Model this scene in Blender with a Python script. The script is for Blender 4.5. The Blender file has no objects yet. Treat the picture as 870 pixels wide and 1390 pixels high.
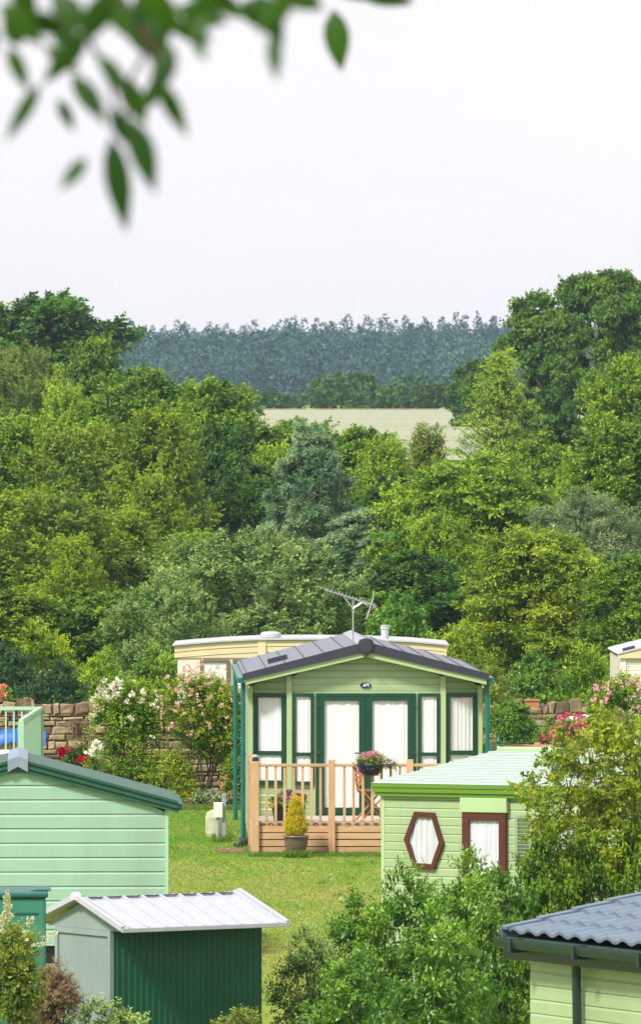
import bpy, math, random
import numpy as np
from mathutils import Vector, Matrix

# ---------------------------------------------------------------- camera, sky, sun
S = bpy.context.scene
F = 10000.0      # focal length in photo pixels
HY = 670.0       # horizon line
EYE = 5.3        # eye height above the lawn by the cabin
cam_d = bpy.data.cameras.new('camera')
cam = bpy.data.objects.new('camera', cam_d)
S.collection.objects.link(cam)
cam.location = (0, 0, EYE)
cam.rotation_euler = (math.radians(90), 0, 0)
cam_d.sensor_width = 36
cam_d.lens = 36 * F / 1390
cam_d.shift_y = (HY - 695) / 1390
cam_d.clip_start = .2
cam_d.clip_end = 9000
cam_d.dof.use_dof = True
cam_d.dof.focus_distance = 114
cam_d.dof.aperture_fstop = 259 / 21.0
S.camera = cam

SUN_EL, SUN_AZ = math.radians(46), math.radians(-140)   # azimuth measured from +Y towards +X
W = bpy.data.worlds.new('World'); S.world = W; W.use_nodes = True
nt = W.node_tree; nt.nodes.clear()
wo = nt.nodes.new('ShaderNodeOutputWorld')
sky = nt.nodes.new('ShaderNodeTexSky'); sky.sky_type = 'NISHITA'; sky.sun_disc = False
sky.sun_elevation = SUN_EL; sky.sun_rotation = SUN_AZ
sky.air_density = 1.5; sky.dust_density = 4
tcw = nt.nodes.new('ShaderNodeTexCoord'); cn = nt.nodes.new('ShaderNodeTexNoise'); cn.inputs['Scale'].default_value = 9; cn.inputs['Detail'].default_value = 4
cmp_ = nt.nodes.new('ShaderNodeMapping'); cmp_.inputs['Scale'].default_value = (1, 1, 3.5); nt.links.new(tcw.outputs['Generated'], cmp_.inputs[0]); nt.links.new(cmp_.outputs[0], cn.inputs[0])
cr0 = nt.nodes.new('ShaderNodeMapRange'); cr0.inputs['From Min'].default_value = .35; cr0.inputs['From Max'].default_value = .65; cr0.inputs['To Min'].default_value = .975; cr0.inputs['To Max'].default_value = 1.025
nt.links.new(cn.outputs[0], cr0.inputs[0])
b1 = nt.nodes.new('ShaderNodeBackground'); b1.inputs[1].default_value = .1
b2 = nt.nodes.new('ShaderNodeBackground'); b2.inputs[0].default_value = (.95, .91, .93, 1); b2.inputs[1].default_value = .68
cs = nt.nodes.new('ShaderNodeVectorMath'); cs.operation = 'SCALE'; cs.inputs[0].default_value = (.95, .91, .93); nt.links.new(cr0.outputs[0], cs.inputs['Scale']); nt.links.new(cs.outputs[0], b2.inputs[0])   # thin high overcast
mx = nt.nodes.new('ShaderNodeMixShader'); mx.inputs[0].default_value = .94
nt.links.new(sky.outputs[0], b1.inputs[0])
nt.links.new(b1.outputs[0], mx.inputs[1]); nt.links.new(b2.outputs[0], mx.inputs[2])
nt.links.new(mx.outputs[0], wo.inputs[0])

sd = bpy.data.lights.new('sun', 'SUN'); sd.energy = 3.1; sd.angle = math.radians(9); sd.color = (1, .95, .86)
so = bpy.data.objects.new('sun', sd); S.collection.objects.link(so)
sv = Vector((math.sin(SUN_AZ) * math.cos(SUN_EL), math.cos(SUN_AZ) * math.cos(SUN_EL), math.sin(SUN_EL)))
so.rotation_euler = sv.to_track_quat('Z', 'Y').to_euler()
so.location = (-20, -20, 60)
S.view_settings.view_transform = 'Standard'; S.view_settings.look = 'None'
S.view_settings.exposure = 0.75; S.view_settings.gamma = 1

# ---------------------------------------------------------------- helpers
C = S.collection

def X(px, D): return (px - 435) * D / F
def Z(py, D): return EYE - (py - HY) * D / F
def P(px, py, D): return Vector((X(px, D), D, Z(py, D)))

PROF = [(-80, -1.9), (12, -1.9), (30, -4.2), (56, -6.7), (66, -6.5), (84, -5.95), (92, -5.68), (108, -5.3), (126, -5.23),
        (150, -5.15), (180, -4.8), (200, -4.4), (240, -3.2), (300, -1.4), (400, 1.7), (500, 4.2), (600, 6.3), (700, 7.9),
        (800, 8.6), (1100, 11), (1400, 17), (1500, 20.5), (1800, 25), (2100, 30.5), (2500, 32), (3500, 22)]
_py = np.array([p[0] for p in PROF], float); _pz = np.array([p[1] for p in PROF], float)
def H(x, y):
    z = np.interp(y, _py, _pz) + EYE
    k = np.clip((y - 1400) / 500, 0, 1)
    return z + k * (np.sin(x * .012 + 1) * 1.6 + np.sin(x * .031) * .8)
def Hf(x, y): return float(H(x, y))

def tag(o, label, cat, group=None, kind=None):
    if label: o['label'] = label
    if cat: o['category'] = cat
    if group: o['group'] = group
    if kind: o['kind'] = kind
    return o
def thing(name, label, cat, loc=(0, 0, 0), rz=0, group=None):
    o = bpy.data.objects.new(name, None); C.objects.link(o)
    o.location = loc; o.rotation_euler = (0, 0, rz); o.empty_display_size = .2
    return tag(o, label, cat, group)

class MB:
    """collects boxes, prisms and tubes and links them as one mesh"""
    def __init__(s): s.v = []; s.f = []
    def add(s, vs, fs):
        n = len(s.v); s.v += [tuple(v) for v in vs]; s.f += [tuple(i + n for i in f) for f in fs]; return s
    def box(s, x0, x1, y0, y1, z0, z1):
        vs = [(x, y, z) for x in (x0, x1) for y in (y0, y1) for z in (z0, z1)]
        return s.add(vs, [(0, 1, 3, 2), (4, 6, 7, 5), (0, 4, 5, 1), (2, 3, 7, 6), (0, 2, 6, 4), (1, 5, 7, 3)])
    def prism(s, poly, y0, y1):
        """polygon of (x, z) points extruded along y"""
        n = len(poly)
        vs = [(x, y0, z) for x, z in poly] + [(x, y1, z) for x, z in poly]
        fs = [tuple(range(n)), tuple(range(2 * n - 1, n - 1, -1))]
        fs += [(i, i + n, (i + 1) % n + n, (i + 1) % n) for i in range(n)]
        return s.add(vs, fs)
    def beam(s, a, b, w, h=None, up=(0, 0, 1)):
        """rectangular bar from a to b"""
        h = h or w; a = Vector(a); b = Vector(b); d = (b - a).normalized(); up = Vector(up)
        if abs(d.dot(up)) > .98: up = Vector((0, 1, 0))
        sx = d.cross(up).normalized() * w / 2; sz = sx.cross(d).normalized() * h / 2
        vs = [q + i * sx + j * sz for q in (a, b) for i, j in ((-1, -1), (1, -1), (1, 1), (-1, 1))]
        return s.add(vs, [(3, 2, 1, 0), (4, 5, 6, 7), (0, 1, 5, 4), (1, 2, 6, 5), (2, 3, 7, 6), (3, 0, 4, 7)])
    def tube(s, pts, r, n=8):
        pts = [Vector(p) for p in pts]; rs = r if isinstance(r, (list, tuple)) else [r] * len(pts)
        vs = []; fs = []
        for k, p in enumerate(pts):
            d = (pts[min(k + 1, len(pts) - 1)] - pts[max(k - 1, 0)]).normalized()
            a = d.cross(Vector((0, 0, 1)) if abs(d.z) < .9 else Vector((0, 1, 0))).normalized(); b = d.cross(a)
            for i in range(n):
                t = 2 * math.pi * i / n; vs.append(p + (a * math.cos(t) + b * math.sin(t)) * rs[k])
        for k in range(len(pts) - 1):
            for i in range(n):
                fs.append((k * n + i, k * n + (i + 1) % n, (k + 1) * n + (i + 1) % n, (k + 1) * n + i))
        fs.append(tuple(range(n - 1, -1, -1))); m = (len(pts) - 1) * n; fs.append(tuple(m + i for i in range(n)))
        return s.add(vs, fs)
    def lathe(s, prof, c=(0, 0, 0), n=24):
        """profile of (radius, z) turned about a vertical axis at c"""
        vs = []; fs = []
        for r, z in prof:
            for i in range(n):
                t = 2 * math.pi * i / n; vs.append((c[0] + r * math.cos(t), c[1] + r * math.sin(t), c[2] + z))
        for k in range(len(prof) - 1):
            for i in range(n): fs.append((k * n + i, k * n + (i + 1) % n, (k + 1) * n + (i + 1) % n, (k + 1) * n + i))
        fs.append(tuple(range(n - 1, -1, -1))); m = (len(prof) - 1) * n; fs.append(tuple(m + i for i in range(n)))
        return s.add(vs, fs)
    def build(s, name, mat, parent=None, smooth=False, label=None, bevel=0):
        me = bpy.data.meshes.new(name); me.from_pydata(s.v, [], s.f); me.update()
        if mat: me.materials.append(mat)
        o = bpy.data.objects.new(name, me); C.objects.link(o)
        if parent: o.parent = parent
        if smooth: me.polygons.foreach_set('use_smooth', [True] * len(me.polygons))
        if label: o['label'] = label
        if bevel:
            m = o.modifiers.new('bevel', 'BEVEL'); m.width = bevel; m.segments = 2; m.limit_method = 'ANGLE'
        return o

# ---------------------------------------------------------------- materials
def new_mat(name):
    m = bpy.data.materials.new(name); m.use_nodes = True
    n = m.node_tree.nodes; l = m.node_tree.links
    return m, n, l, n['Principled BSDF'], n['Material Output']

def paint(name, col, rough=.5, var=.12, scale=6, bump=.0, metal=0, objvar=0.0, dirt=0.0, dirtcol=(.12, .11, .07), stretch=(1, 1, 1), spec=.5):
    """surface paint or wood or metal: base colour broken up by two noises, weather stains and a little bump"""
    m, n, l, b, o = new_mat(name)
    tc = n.new('ShaderNodeTexCoord'); mp = n.new('ShaderNodeMapping'); mp.inputs['Scale'].default_value = stretch
    l.new(tc.outputs['Object'], mp.inputs[0])
    nz = n.new('ShaderNodeTexNoise'); nz.inputs['Scale'].default_value = scale; nz.inputs['Detail'].default_value = 6
    l.new(mp.outputs[0], nz.inputs[0])
    mr = n.new('ShaderNodeMapRange'); mr.inputs['From Min'].default_value = .3; mr.inputs['From Max'].default_value = .7
    mr.inputs['To Min'].default_value = 1 - var; mr.inputs['To Max'].default_value = 1 + var
    l.new(nz.outputs[0], mr.inputs[0])
    mu = n.new('ShaderNodeVectorMath'); mu.operation = 'SCALE'; mu.inputs[0].default_value = col
    l.new(mr.outputs[0], mu.inputs['Scale'])
    last = mu.outputs[0]
    if objvar:
        oi = n.new('ShaderNodeObjectInfo'); ov_ = n.new('ShaderNodeMapRange'); ov_.inputs['To Min'].default_value = 1 - objvar; ov_.inputs['To Max'].default_value = 1 + objvar
        l.new(oi.outputs['Random'], ov_.inputs[0]); m3 = n.new('ShaderNodeVectorMath'); m3.operation = 'SCALE'
        l.new(last, m3.inputs[0]); l.new(ov_.outputs[0], m3.inputs['Scale']); last = m3.outputs[0]
    if dirt > 0:
        n2 = n.new('ShaderNodeTexNoise'); n2.inputs['Scale'].default_value = scale * .35; n2.inputs['Detail'].default_value = 8
        n2.inputs['Roughness'].default_value = .7
        l.new(mp.outputs[0], n2.inputs[0])
        r2 = n.new('ShaderNodeMapRange'); r2.inputs['From Min'].default_value = .48; r2.inputs['From Max'].default_value = .75
        r2.inputs['To Max'].default_value = dirt; l.new(n2.outputs[0], r2.inputs[0])
        mm = n.new('ShaderNodeMix'); mm.data_type = 'RGBA'; mm.inputs['B'].default_value = (*dirtcol, 1)
        l.new(r2.outputs[0], mm.inputs['Factor']); l.new(last, mm.inputs['A']); last = mm.outputs['Result']
    l.new(last, b.inputs['Base Color'])
    b.inputs['Roughness'].default_value = rough; b.inputs['Metallic'].default_value = metal
    b.inputs['Specular IOR Level'].default_value = spec
    if bump:
        bp = n.new('ShaderNodeBump'); bp.inputs['Strength'].default_value = .5; bp.inputs['Distance'].default_value = bump
        l.new(nz.outputs[0], bp.inputs['Height']); l.new(bp.outputs[0], b.inputs['Normal'])
    return m

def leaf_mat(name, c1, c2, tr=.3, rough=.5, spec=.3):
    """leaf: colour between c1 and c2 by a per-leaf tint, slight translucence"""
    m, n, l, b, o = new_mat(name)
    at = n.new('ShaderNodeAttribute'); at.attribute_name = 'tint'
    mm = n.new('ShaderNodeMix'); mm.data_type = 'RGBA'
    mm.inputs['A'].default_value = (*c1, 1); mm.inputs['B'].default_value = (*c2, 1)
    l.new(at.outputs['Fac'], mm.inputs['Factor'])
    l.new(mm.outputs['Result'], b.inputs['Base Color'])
    b.inputs['Roughness'].default_value = rough; b.inputs['Specular IOR Level'].default_value = spec
    t = n.new('ShaderNodeBsdfTranslucent'); g = n.new('ShaderNodeHueSaturation')
    g.inputs['Value'].default_value = 1.15; g.inputs['Saturation'].default_value = 1.1
    l.new(mm.outputs['Result'], g.inputs['Color']); l.new(g.outputs[0], t.inputs[0])
    ms = n.new('ShaderNodeMixShader'); ms.inputs[0].default_value = tr
    l.new(b.outputs[0], ms.inputs[1]); l.new(t.outputs[0], ms.inputs[2]); l.new(ms.outputs[0], o.inputs[0])
    return m

def glass_mat():
    m, n, l, b, o = new_mat('window_glass')
    n.remove(b)
    tr = n.new('ShaderNodeBsdfTransparent'); tr.inputs[0].default_value = (.985, .99, .99, 1)
    gl = n.new('ShaderNodeBsdfGlossy'); gl.inputs['Roughness'].default_value = .03
    fr = n.new('ShaderNodeFresnel'); fr.inputs[0].default_value = 1.5
    ge = n.new('ShaderNodeNewGeometry'); fm = n.new('ShaderNodeMath'); fm.operation = 'SUBTRACT'; fm.use_clamp = True
    l.new(fr.outputs[0], fm.inputs[0]); l.new(ge.outputs['Backfacing'], fm.inputs[1])      # reflect once, on the outer face
    mx = n.new('ShaderNodeMixShader'); l.new(fm.outputs[0], mx.inputs[0])
    l.new(tr.outputs[0], mx.inputs[1]); l.new(gl.outputs[0], mx.inputs[2]); l.new(mx.outputs[0], o.inputs[0])
    return m

M = {}
M['glass'] = glass_mat()
M['curtain'] = paint('curtain', (0.8, 0.79, 0.78), .9, .05, 9, stretch=(1, 1, .15))
M['curtain_grey'] = paint('curtain_grey', (0.6, 0.62, 0.68), .9, .12, 9, stretch=(1, 1, .15))
M['sage'] = paint('sage_cladding', (.325, .44, .235), .38, .04, 1.5, dirt=.38, dirtcol=(.20, .25, .13), stretch=(3, 3, .6))
M['sage_trim'] = paint('sage_trim', (0.36, 0.48, 0.235), .35, .04, 2)
M['darkgreen'] = paint('dark_green_frame', (.006, .055, .032), .25, .1, 4)
M['teal'] = paint('teal_gutter', (.004, .13, .125), .3, .1, 5)
M['slate'] = paint('slate_roof_panel', (0.15, 0.16, 0.215), .45, .1, 11, bump=.004, dirt=.34)
M['slate_dark'] = paint('slate_barge', (.028, .032, .05), .5, .12, 6)
M['pine_wood'] = paint('pine_timber', (0.52, 0.325, 0.175), .7, .14, 7, stretch=(.6, 3, 3), objvar=.16, dirt=.3, dirtcol=(.35, .17, .08))
M['pine_post'] = paint('pine_timber_upright', (0.52, 0.325, 0.17), .7, .14, 7, stretch=(4, 4, .5), objvar=.14, dirt=.3, dirtcol=(.35, .17, .08))
M['deckboard'] = paint('deck_board', (.46, .42, .38), .8, .1, 5, stretch=(.5, 6, 1))
M['chair_wood'] = paint('chair_wood', (.42, .16, .06), .6, .15, 8)
M['mint'] = paint('mint_cladding', (0.295, 0.475, 0.37), .38, .035, 1.0, dirt=.38, dirtcol=(.20, .25, .13), stretch=(3, 3, .6))
M['mint_trim'] = paint('mint_trim', (0.32, 0.55, 0.38), .4, .04, 2)
M['green_roof'] = paint('green_roof_trim', (.012, .085, .05), .5, .12, 5, stretch=(1, 1, 1), dirt=.15, dirtcol=(.06, .12, .08))
M['grey_plastic'] = paint('grey_ridge_cap', (.20, .27, .33), .5, .1, 5)
M['lime'] = paint('lime_cladding', (.32, .43, .225), .4, .04, 1.5, dirt=.38, dirtcol=(.20, .25, .13), stretch=(3, 3, .6))
M['lime_trim'] = paint('lime_trim', (0.37, 0.52, 0.27), .4, .04, 2)
M['olive_fascia'] = paint('olive_fascia', (0.11, 0.23, 0.02), .35, .06, 2)
M['pale_roof'] = paint('pale_mint_roof', (0.39, 0.48, 0.44), .55, .05, 11, bump=.003, dirt=.34, dirtcol=(.4, .5, .4))
M['brown_frame'] = paint('brown_window_frame', (.085, .018, .012), .35, .12, 5)
M['cream'] = paint('cream_cladding', (0.66, 0.56, 0.36), .45, .05, 2, dirt=.08)
M['cream_pale'] = paint('pale_cream_panel', (0.68, 0.63, 0.55), .45, .05, 2, dirt=.08)
M['white_roof'] = paint('white_roof_sheet', (0.45, 0.45, 0.49), .4, .05, 11, dirt=.34, dirtcol=(.4, .4, .4))
M['shed_roof'] = paint('white_steel_roof', (.43, .45, .50), .4, .06, 11, dirt=.34, dirtcol=(.4, .42, .46))
M['shed_grey'] = paint('grey_green_door', (.23, .30, .29), .5, .08, 3, dirt=.1)
M['shed_green'] = paint('shed_green_steel', (.005, .09, .045), .45, .1, 3, dirt=.12, dirtcol=(.02, .09, .05))
M['tank_green'] = paint('tank_green', (.035, .20, .13), .45, .1, 3, dirt=.2, dirtcol=(.06, .16, .10))
M['tank_lid'] = paint('tank_lid_teal', (.006, .10, .09), .45, .1, 3)
M['tile_steel'] = paint('grey_tile_sheet', (.115, .165, .22), .38, .12, 11, dirt=.34, dirtcol=(.1, .13, .15))
M['black_gutter'] = paint('black_green_gutter', (.008, .03, .028), .3, .1, 5)
M['metal'] = paint('aerial_metal', (.50, .51, .53), .35, .1, 10, metal=.8)
M['navy'] = paint('navy_badge', (.012, .015, .09), .3, .05, 8)
M['white'] = paint('white_plastic', (.75, .75, .75), .4, .06, 8)
M['grey_post'] = paint('grey_galvanised', (.30, .33, .36), .5, .1, 9)
M['stone_pale'] = paint('pale_concrete', (.42, .43, .28), .9, .2, 10, bump=.005)
M['pot'] = paint('glazed_pot', (.17, .12, .10), .3, .3, 3, stretch=(1, 1, 2.5))
M['black'] = paint('black_plastic', (.015, .014, .016), .4, .2, 8)
M['hose'] = paint('yellow_hose', (.45, .30, .06), .5, .1, 8)
M['soil'] = paint('dark_soil', (.045, .026, .018), .95, .4, 20, bump=.02)
M['blue'] = paint('blue_tarpaulin', (.01, .10, .55), .45, .15, 8)
M['plank'] = paint('weathered_plank', (.40, .27, .15), .8, .2, 7, stretch=(5, 5, .6))
M['bark'] = paint('bark', (.06, .045, .032), .9, .3, 12, bump=.01, stretch=(1, 1, .3))
M['bark_pale'] = paint('pale_twig_bark', (.32, .25, .15), .9, .2, 12)

def leafcol(name, g, s=1.0, **k):
    c1 = tuple(v * s for v in g[0]); c2 = tuple(v * s for v in g[1])
    M[name] = leaf_mat(name, c1, c2, **k)
LS = 1.2
leafcol('lf_dark', ((.008, .045, .010), (.11, .24, .022)), LS)
leafcol('lf_mid', ((.016, .075, .006), (.25, .40, .025)), LS)
leafcol('lf_bright', ((.040, .13, .006), (.34, .47, .026)), LS)
leafcol('lf_yellow', ((.055, .13, .006), (.36, .45, .026)), LS)
leafcol('lf_olive', ((.055, .11, .012), (.29, .34, .05)), LS)
leafcol('lf_haw', ((.025, .070, .004), (.28, .38, .020)), LS)
leafcol('lf_elder', ((.07, .14, .010), (.34, .40, .025)), LS)
leafcol('lf_grey', ((.07, .13, .050), (.32, .39, .17)), LS)
leafcol('lf_apple', ((.03, .10, .016), (.35, .46, .14)), LS)
leafcol('lf_pine', ((.040, .12, .048), (.31, .44, .21)), LS, tr=.1)
leafcol('lf_larch', ((.06, .16, .010), (.42, .54, .07)), LS, tr=.25)
leafcol('lf_oak', ((.020, .075, .010), (.15, .27, .025)), LS)
LS = 1.0
leafcol('lf_far', ((.006, .045, .055), (.050, .15, .11)), LS, tr=.1)  # blue-green conifers, with extra distance-haze blue put into the leaf colour
leafcol('lf_near', ((.015, .055, .006), (.045, .12, .012)), LS, tr=.35)
leafcol('lf_laurel', ((.045, .15, .012), (.23, .42, .035)), LS, spec=.5, rough=.4)
leafcol('lf_ivy', ((.03, .085, .03), (.07, .16, .05)), LS)
leafcol('lf_gold', ((.48, .40, .01), (.74, .64, .02)), 1)
leafcol('lf_dry', ((.22, .15, .09), (.36, .26, .15)), 1)
leafcol('lf_flowerlets', ((.26, .24, .04), (.40, .30, .06)), 1)
for nme, a, b_ in (('fl_white', (.78, .76, .62), (.82, .80, .76)), ('fl_pink', (.72, .38, .34), (.80, .62, .52)),
                   ('fl_hot', (.70, .04, .22), (.80, .18, .38)), ('fl_red', (.40, .004, .02), (.60, .01, .06)),
                   ('fl_rose', (.75, .22, .42), (.85, .5, .62)), ('fl_purple', (.05, .015, .12), (.18, .08, .34)),
                   ('fl_yellow', (.75, .52, .01), (.85, .7, .1)), ('fl_coral', (.70, .25, .14), (.8, .42, .3)),
                   ('fl_cream', (.55, .56, .30), (.75, .76, .55))):
    M[nme] = leaf_mat(nme, a, b_, tr=.25)

# ---------------------------------------------------------------- foliage
def nrm(a): return a / np.maximum(np.linalg.norm(a, axis=-1, keepdims=True), 1e-9)

class Leaves:
    def __init__(s, seed): s.r = np.random.default_rng(seed); s.q = []; s.t = []
    def leaves(s, p, d, L, Wd, tint, upn=.6, n0=None):
        """p, d: (N,3) base and direction; kite shaped blades"""
        n = len(p); r = s.r
        n0 = nrm(r.normal(size=(n, 3)) * .55 + np.array([0, 0, upn]) * (.75 if n0 is not None else 1) + (0 if n0 is None else n0 * .75))
        w = nrm(np.cross(d, n0)) * (Wd * .5)[:, None]
        q = np.stack([p, p + d * (L * .45)[:, None] + w, p + d * L[:, None], p + d * (L * .45)[:, None] - w], 1)
        s.q.append(q); s.t.append(np.clip(tint, 0, 1))
    def shoots(s, base, dr, length, n, L, Wd, spread=.8, droop=.15, upn=.6, tint=None, t0=.12, leafdroop=.15, nout=None):
        m = len(base); r = s.r
        if tint is None: tint = np.full(m, .5)
        t = np.linspace(t0, 1, n)[None, :, None]
        ln = np.asarray(length)[:, None, None]
        p = base[:, None, :] + dr[:, None, :] * ln * t
        p[..., 2] -= (droop * ln * t ** 2)[..., 0]
        side = nrm(np.cross(dr, r.normal(size=(m, 3))))[:, None, :]
        sg = np.where(np.arange(n) % 2 == 0, 1, -1)[None, :, None]
        d = nrm(dr[:, None, :] * .6 + side * sg * spread + r.normal(size=(m, n, 3)) * .35 + np.array([0, 0, -leafdroop]))
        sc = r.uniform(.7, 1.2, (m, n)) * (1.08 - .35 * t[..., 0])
        tt = tint[:, None] - .08 + r.normal(size=(m, n)) * .13 + (t[..., 0] - .5) * .5  # pale young tips; darker bases also paint shade into the crown gaps
        s.leaves(p.reshape(-1, 3), d.reshape(-1, 3), (L * sc).ravel(), (Wd * sc).ravel(), tt.ravel(), upn, None if nout is None else np.broadcast_to(nout, (m * n, 3)) if np.ndim(nout) == 1 else np.repeat(nout, n, 0))
    def clump(s, c, o, rad, nsh, sl, n, L, Wd, upb=.3, tint=.5, flat=1, rnd=.8, **k):
        """bunch of shoots round a centre, growing outward along o"""
        r = s.r
        off = r.normal(size=(nsh, 3)) * rad * .5; off[:, 2] *= flat
        d = nrm(o[None, :] + r.normal(size=(nsh, 3)) * rnd * np.array([1, 1, flat]) + np.array([0, 0, upb]))
        s.shoots(c + off, d, sl * r.uniform(.6, 1.25, nsh), n, L, Wd, tint=tint + r.normal(size=nsh) * .1, nout=o, **k)
    def spray(s, b, d, ln, k, n, L, Wd, tint=.5, wide=.5, **kw):
        """a leader with side shoots that shorten towards its tip: one feathered bough end"""
        r = s.r; t = np.linspace(.08, 1, k); d = nrm(d)
        side = nrm(np.cross(d, r.normal(size=3) + np.array([0, 0, 1.2])))
        sg = np.where(np.arange(k) % 2 == 0, 1, -1)[:, None]
        dd = nrm(d * .75 + side * sg * .8 + r.normal(size=(k, 3)) * .3)
        dd[-1] = d
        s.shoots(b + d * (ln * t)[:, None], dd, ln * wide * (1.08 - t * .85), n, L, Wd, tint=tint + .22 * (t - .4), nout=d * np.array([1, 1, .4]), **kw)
    def leaders(s, cnt, Ht, base, R, prof, ln, up, k, n, L, Wd, r0=.7, **kw):
        r = s.r; nc = max(12, cnt // 11)
        ch = (np.arange(nc) + r.random(nc)) / nc; ca = np.arange(nc) * 2.39996 + r.normal(size=nc) * .4; ct_ = r.normal(size=nc) * .1; cq = r.uniform(.72, 1.16, nc)
        for i in range(cnt):
            j = i % nc
            h = min(1, max(.02, ch[j] + r.normal() * .035)); a = ca[j] + r.normal() * .17 / max(.3, prof(h)); q = prof(h) * R * r0 * cq[j] * r.uniform(.8, 1.08)
            o = np.array([math.cos(a), math.sin(a), up + h * .5 + r.normal() * .2])
            s.spray(np.array([math.cos(a) * q, math.sin(a) * q, base + (Ht - base) * .93 * h]), o + r.normal(size=3) * .2, ln * r.uniform(.6, 1.3), k, n, L, Wd, tint=.5 + ct_[j] + r.normal() * .1, **kw)
    def count(s): return sum(len(a) for a in s.q)
    def mesh(s, name, mat):
        q = np.concatenate(s.q).astype(np.float32); t = np.concatenate(s.t).astype(np.float32); n = len(q)
        g = q[:, 0]; t = np.clip(t + .13 * np.sin(g[:, 0] * 2.3 + g[:, 2] * 1.9) * np.sin(g[:, 1] * 2.1 - g[:, 2] * 1.3 + 1) + .07 * np.sin(g[:, 0] * 6.1 + g[:, 2] * 5.3 + 2), 0, 1).astype(np.float32)
        me = bpy.data.meshes.new(name)
        me.vertices.add(n * 4); me.loops.add(n * 4); me.polygons.add(n)
        me.vertices.foreach_set('co', q.ravel()); me.loops.foreach_set('vertex_index', np.arange(n * 4, dtype=np.int32))
        me.polygons.foreach_set('loop_start', np.arange(0, n * 4, 4, dtype=np.int32))
        me.update(calc_edges=True)
        a = me.attributes.new('tint', 'FLOAT', 'FACE'); a.data.foreach_set('value', t)
        me.materials.append(mat)
        return me
    def obj(s, name, mat, parent=None):
        o = bpy.data.objects.new(name, s.mesh(name, mat)); C.objects.link(o)
        if parent: o.parent = parent
        return o

def prof_round(h): return math.sqrt(max(0, 1 - (2 * h - .85) ** 2 / 1.4)) if h < 1 else .1
def prof_cone(h): return .12 + .88 * (1 - h) ** .9
def prof_col(h): return min(1, .55 + h * 1.6) * math.sqrt(max(.02, 1 - max(0, h - .35) ** 2 / .45))

def prof_ogive(h): return min(1, .7 + h * 1.2) * (1 - h ** 1.7) + .05

def limb(mb, a, b, r0, r1, rng, n=5, wob=.08):
    a = np.array(a, float); b = np.array(b, float); L = np.linalg.norm(b - a)
    pts = []; rs = []
    for k in range(n + 1):
        t = k / n; q = a + (b - a) * t; q = q + rng.normal(size=3) * wob * L * math.sin(math.pi * t) * .5
        q[2] += math.sin(math.pi * t) * -.04 * L
        pts.append(q); rs.append(r0 + (r1 - r0) * t)
    mb.tube(pts, rs, 6)
    return pts

def lobed(seed, Ht, R, base, nl, lr, nc, nsh, sl, n, L, Wd, upb=.3, flat=1, prof=prof_round, fill=.35, squash=1, outl=.7, lead=0, **k):
    """broadleaf crown: limbs carry lobes, lobes carry clumps of leafy shoots"""
    lv = Leaves(seed); r = lv.r; tr = MB()
    top = np.array([r.normal() * .1, r.normal() * .1, Ht * .8])
    axis = limb(tr, (0, 0, -.4), top, R * .05, R * .015, r, 8, .05)
    for i in range(nl):
        h = (i + .5) / nl; h = h ** .85
        a = i * 2.39996 + r.uniform(-.4, .4)
        rr = prof(h) * R * outl * r.uniform(.75, 1.15)
        if h > .9: rr *= .5
        c = np.array([math.cos(a) * rr, math.sin(a) * rr, base + (Ht - base - lr * .5) * h + r.normal() * .1 * lr])
        st = axis[min(len(axis) - 1, max(1, int(len(axis) * min(.95, c[2] / Ht * .8))))]
        limb(tr, st, c, R * .018, R * .005, r)
        lobe_r = lr * r.uniform(.75, 1.25) * (1 if h < .8 else .85)
        ltint = .42 + r.normal() * .13
        for j in range(nc):
            o = nrm(r.normal(size=3) + np.array([math.cos(a) * .5, math.sin(a) * .5, .35]))
            rad = lobe_r * (r.uniform(.75, 1.08) if j > nc * fill else r.uniform(.3, .7))
            cc = c + o * rad * np.array([1, 1, squash])
            lv.clump(cc, o, lobe_r * .24, nsh, sl, n, L, Wd, upb=upb, tint=ltint + r.normal() * .1, flat=flat, **k)
            if j % 4 == 0: limb(tr, c, cc, R * .007, R * .003, r, 3)
    if lead: lv.leaders(lead, Ht, base, R, prof, .75, upb, 9, 7, L, Wd, r0=.85)
    return lv, tr

def feathery(seed, Ht, R, nbr, L=.11, Wd=.065, ln=.75, up=.7, prof=prof_ogive):
    """hawthorn like: ascending feathered boughs all round and through the crown"""
    lv = Leaves(seed); r = lv.r; tr = MB()
    limb(tr, (0, 0, -.4), (0, 0, Ht * .9), R * .04, R * .008, r, 8, .04)
    for i in range(26):
        a = i * 2.4; h = i / 26; q = prof(h) * R * .8
        limb(tr, (0, 0, Ht * h * .8), (math.cos(a) * q, math.sin(a) * q, Ht * (.1 + h * .85)), R * .01, R * .003, r, 4)
    lv.leaders(nbr, Ht, .1, R, prof, ln, up, 9, 7, L, Wd, r0=.78)
    lv.leaders(nbr // 3, Ht, .1, R, prof, ln, up, 8, 6, L, Wd, r0=.5)
    return lv, tr

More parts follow.
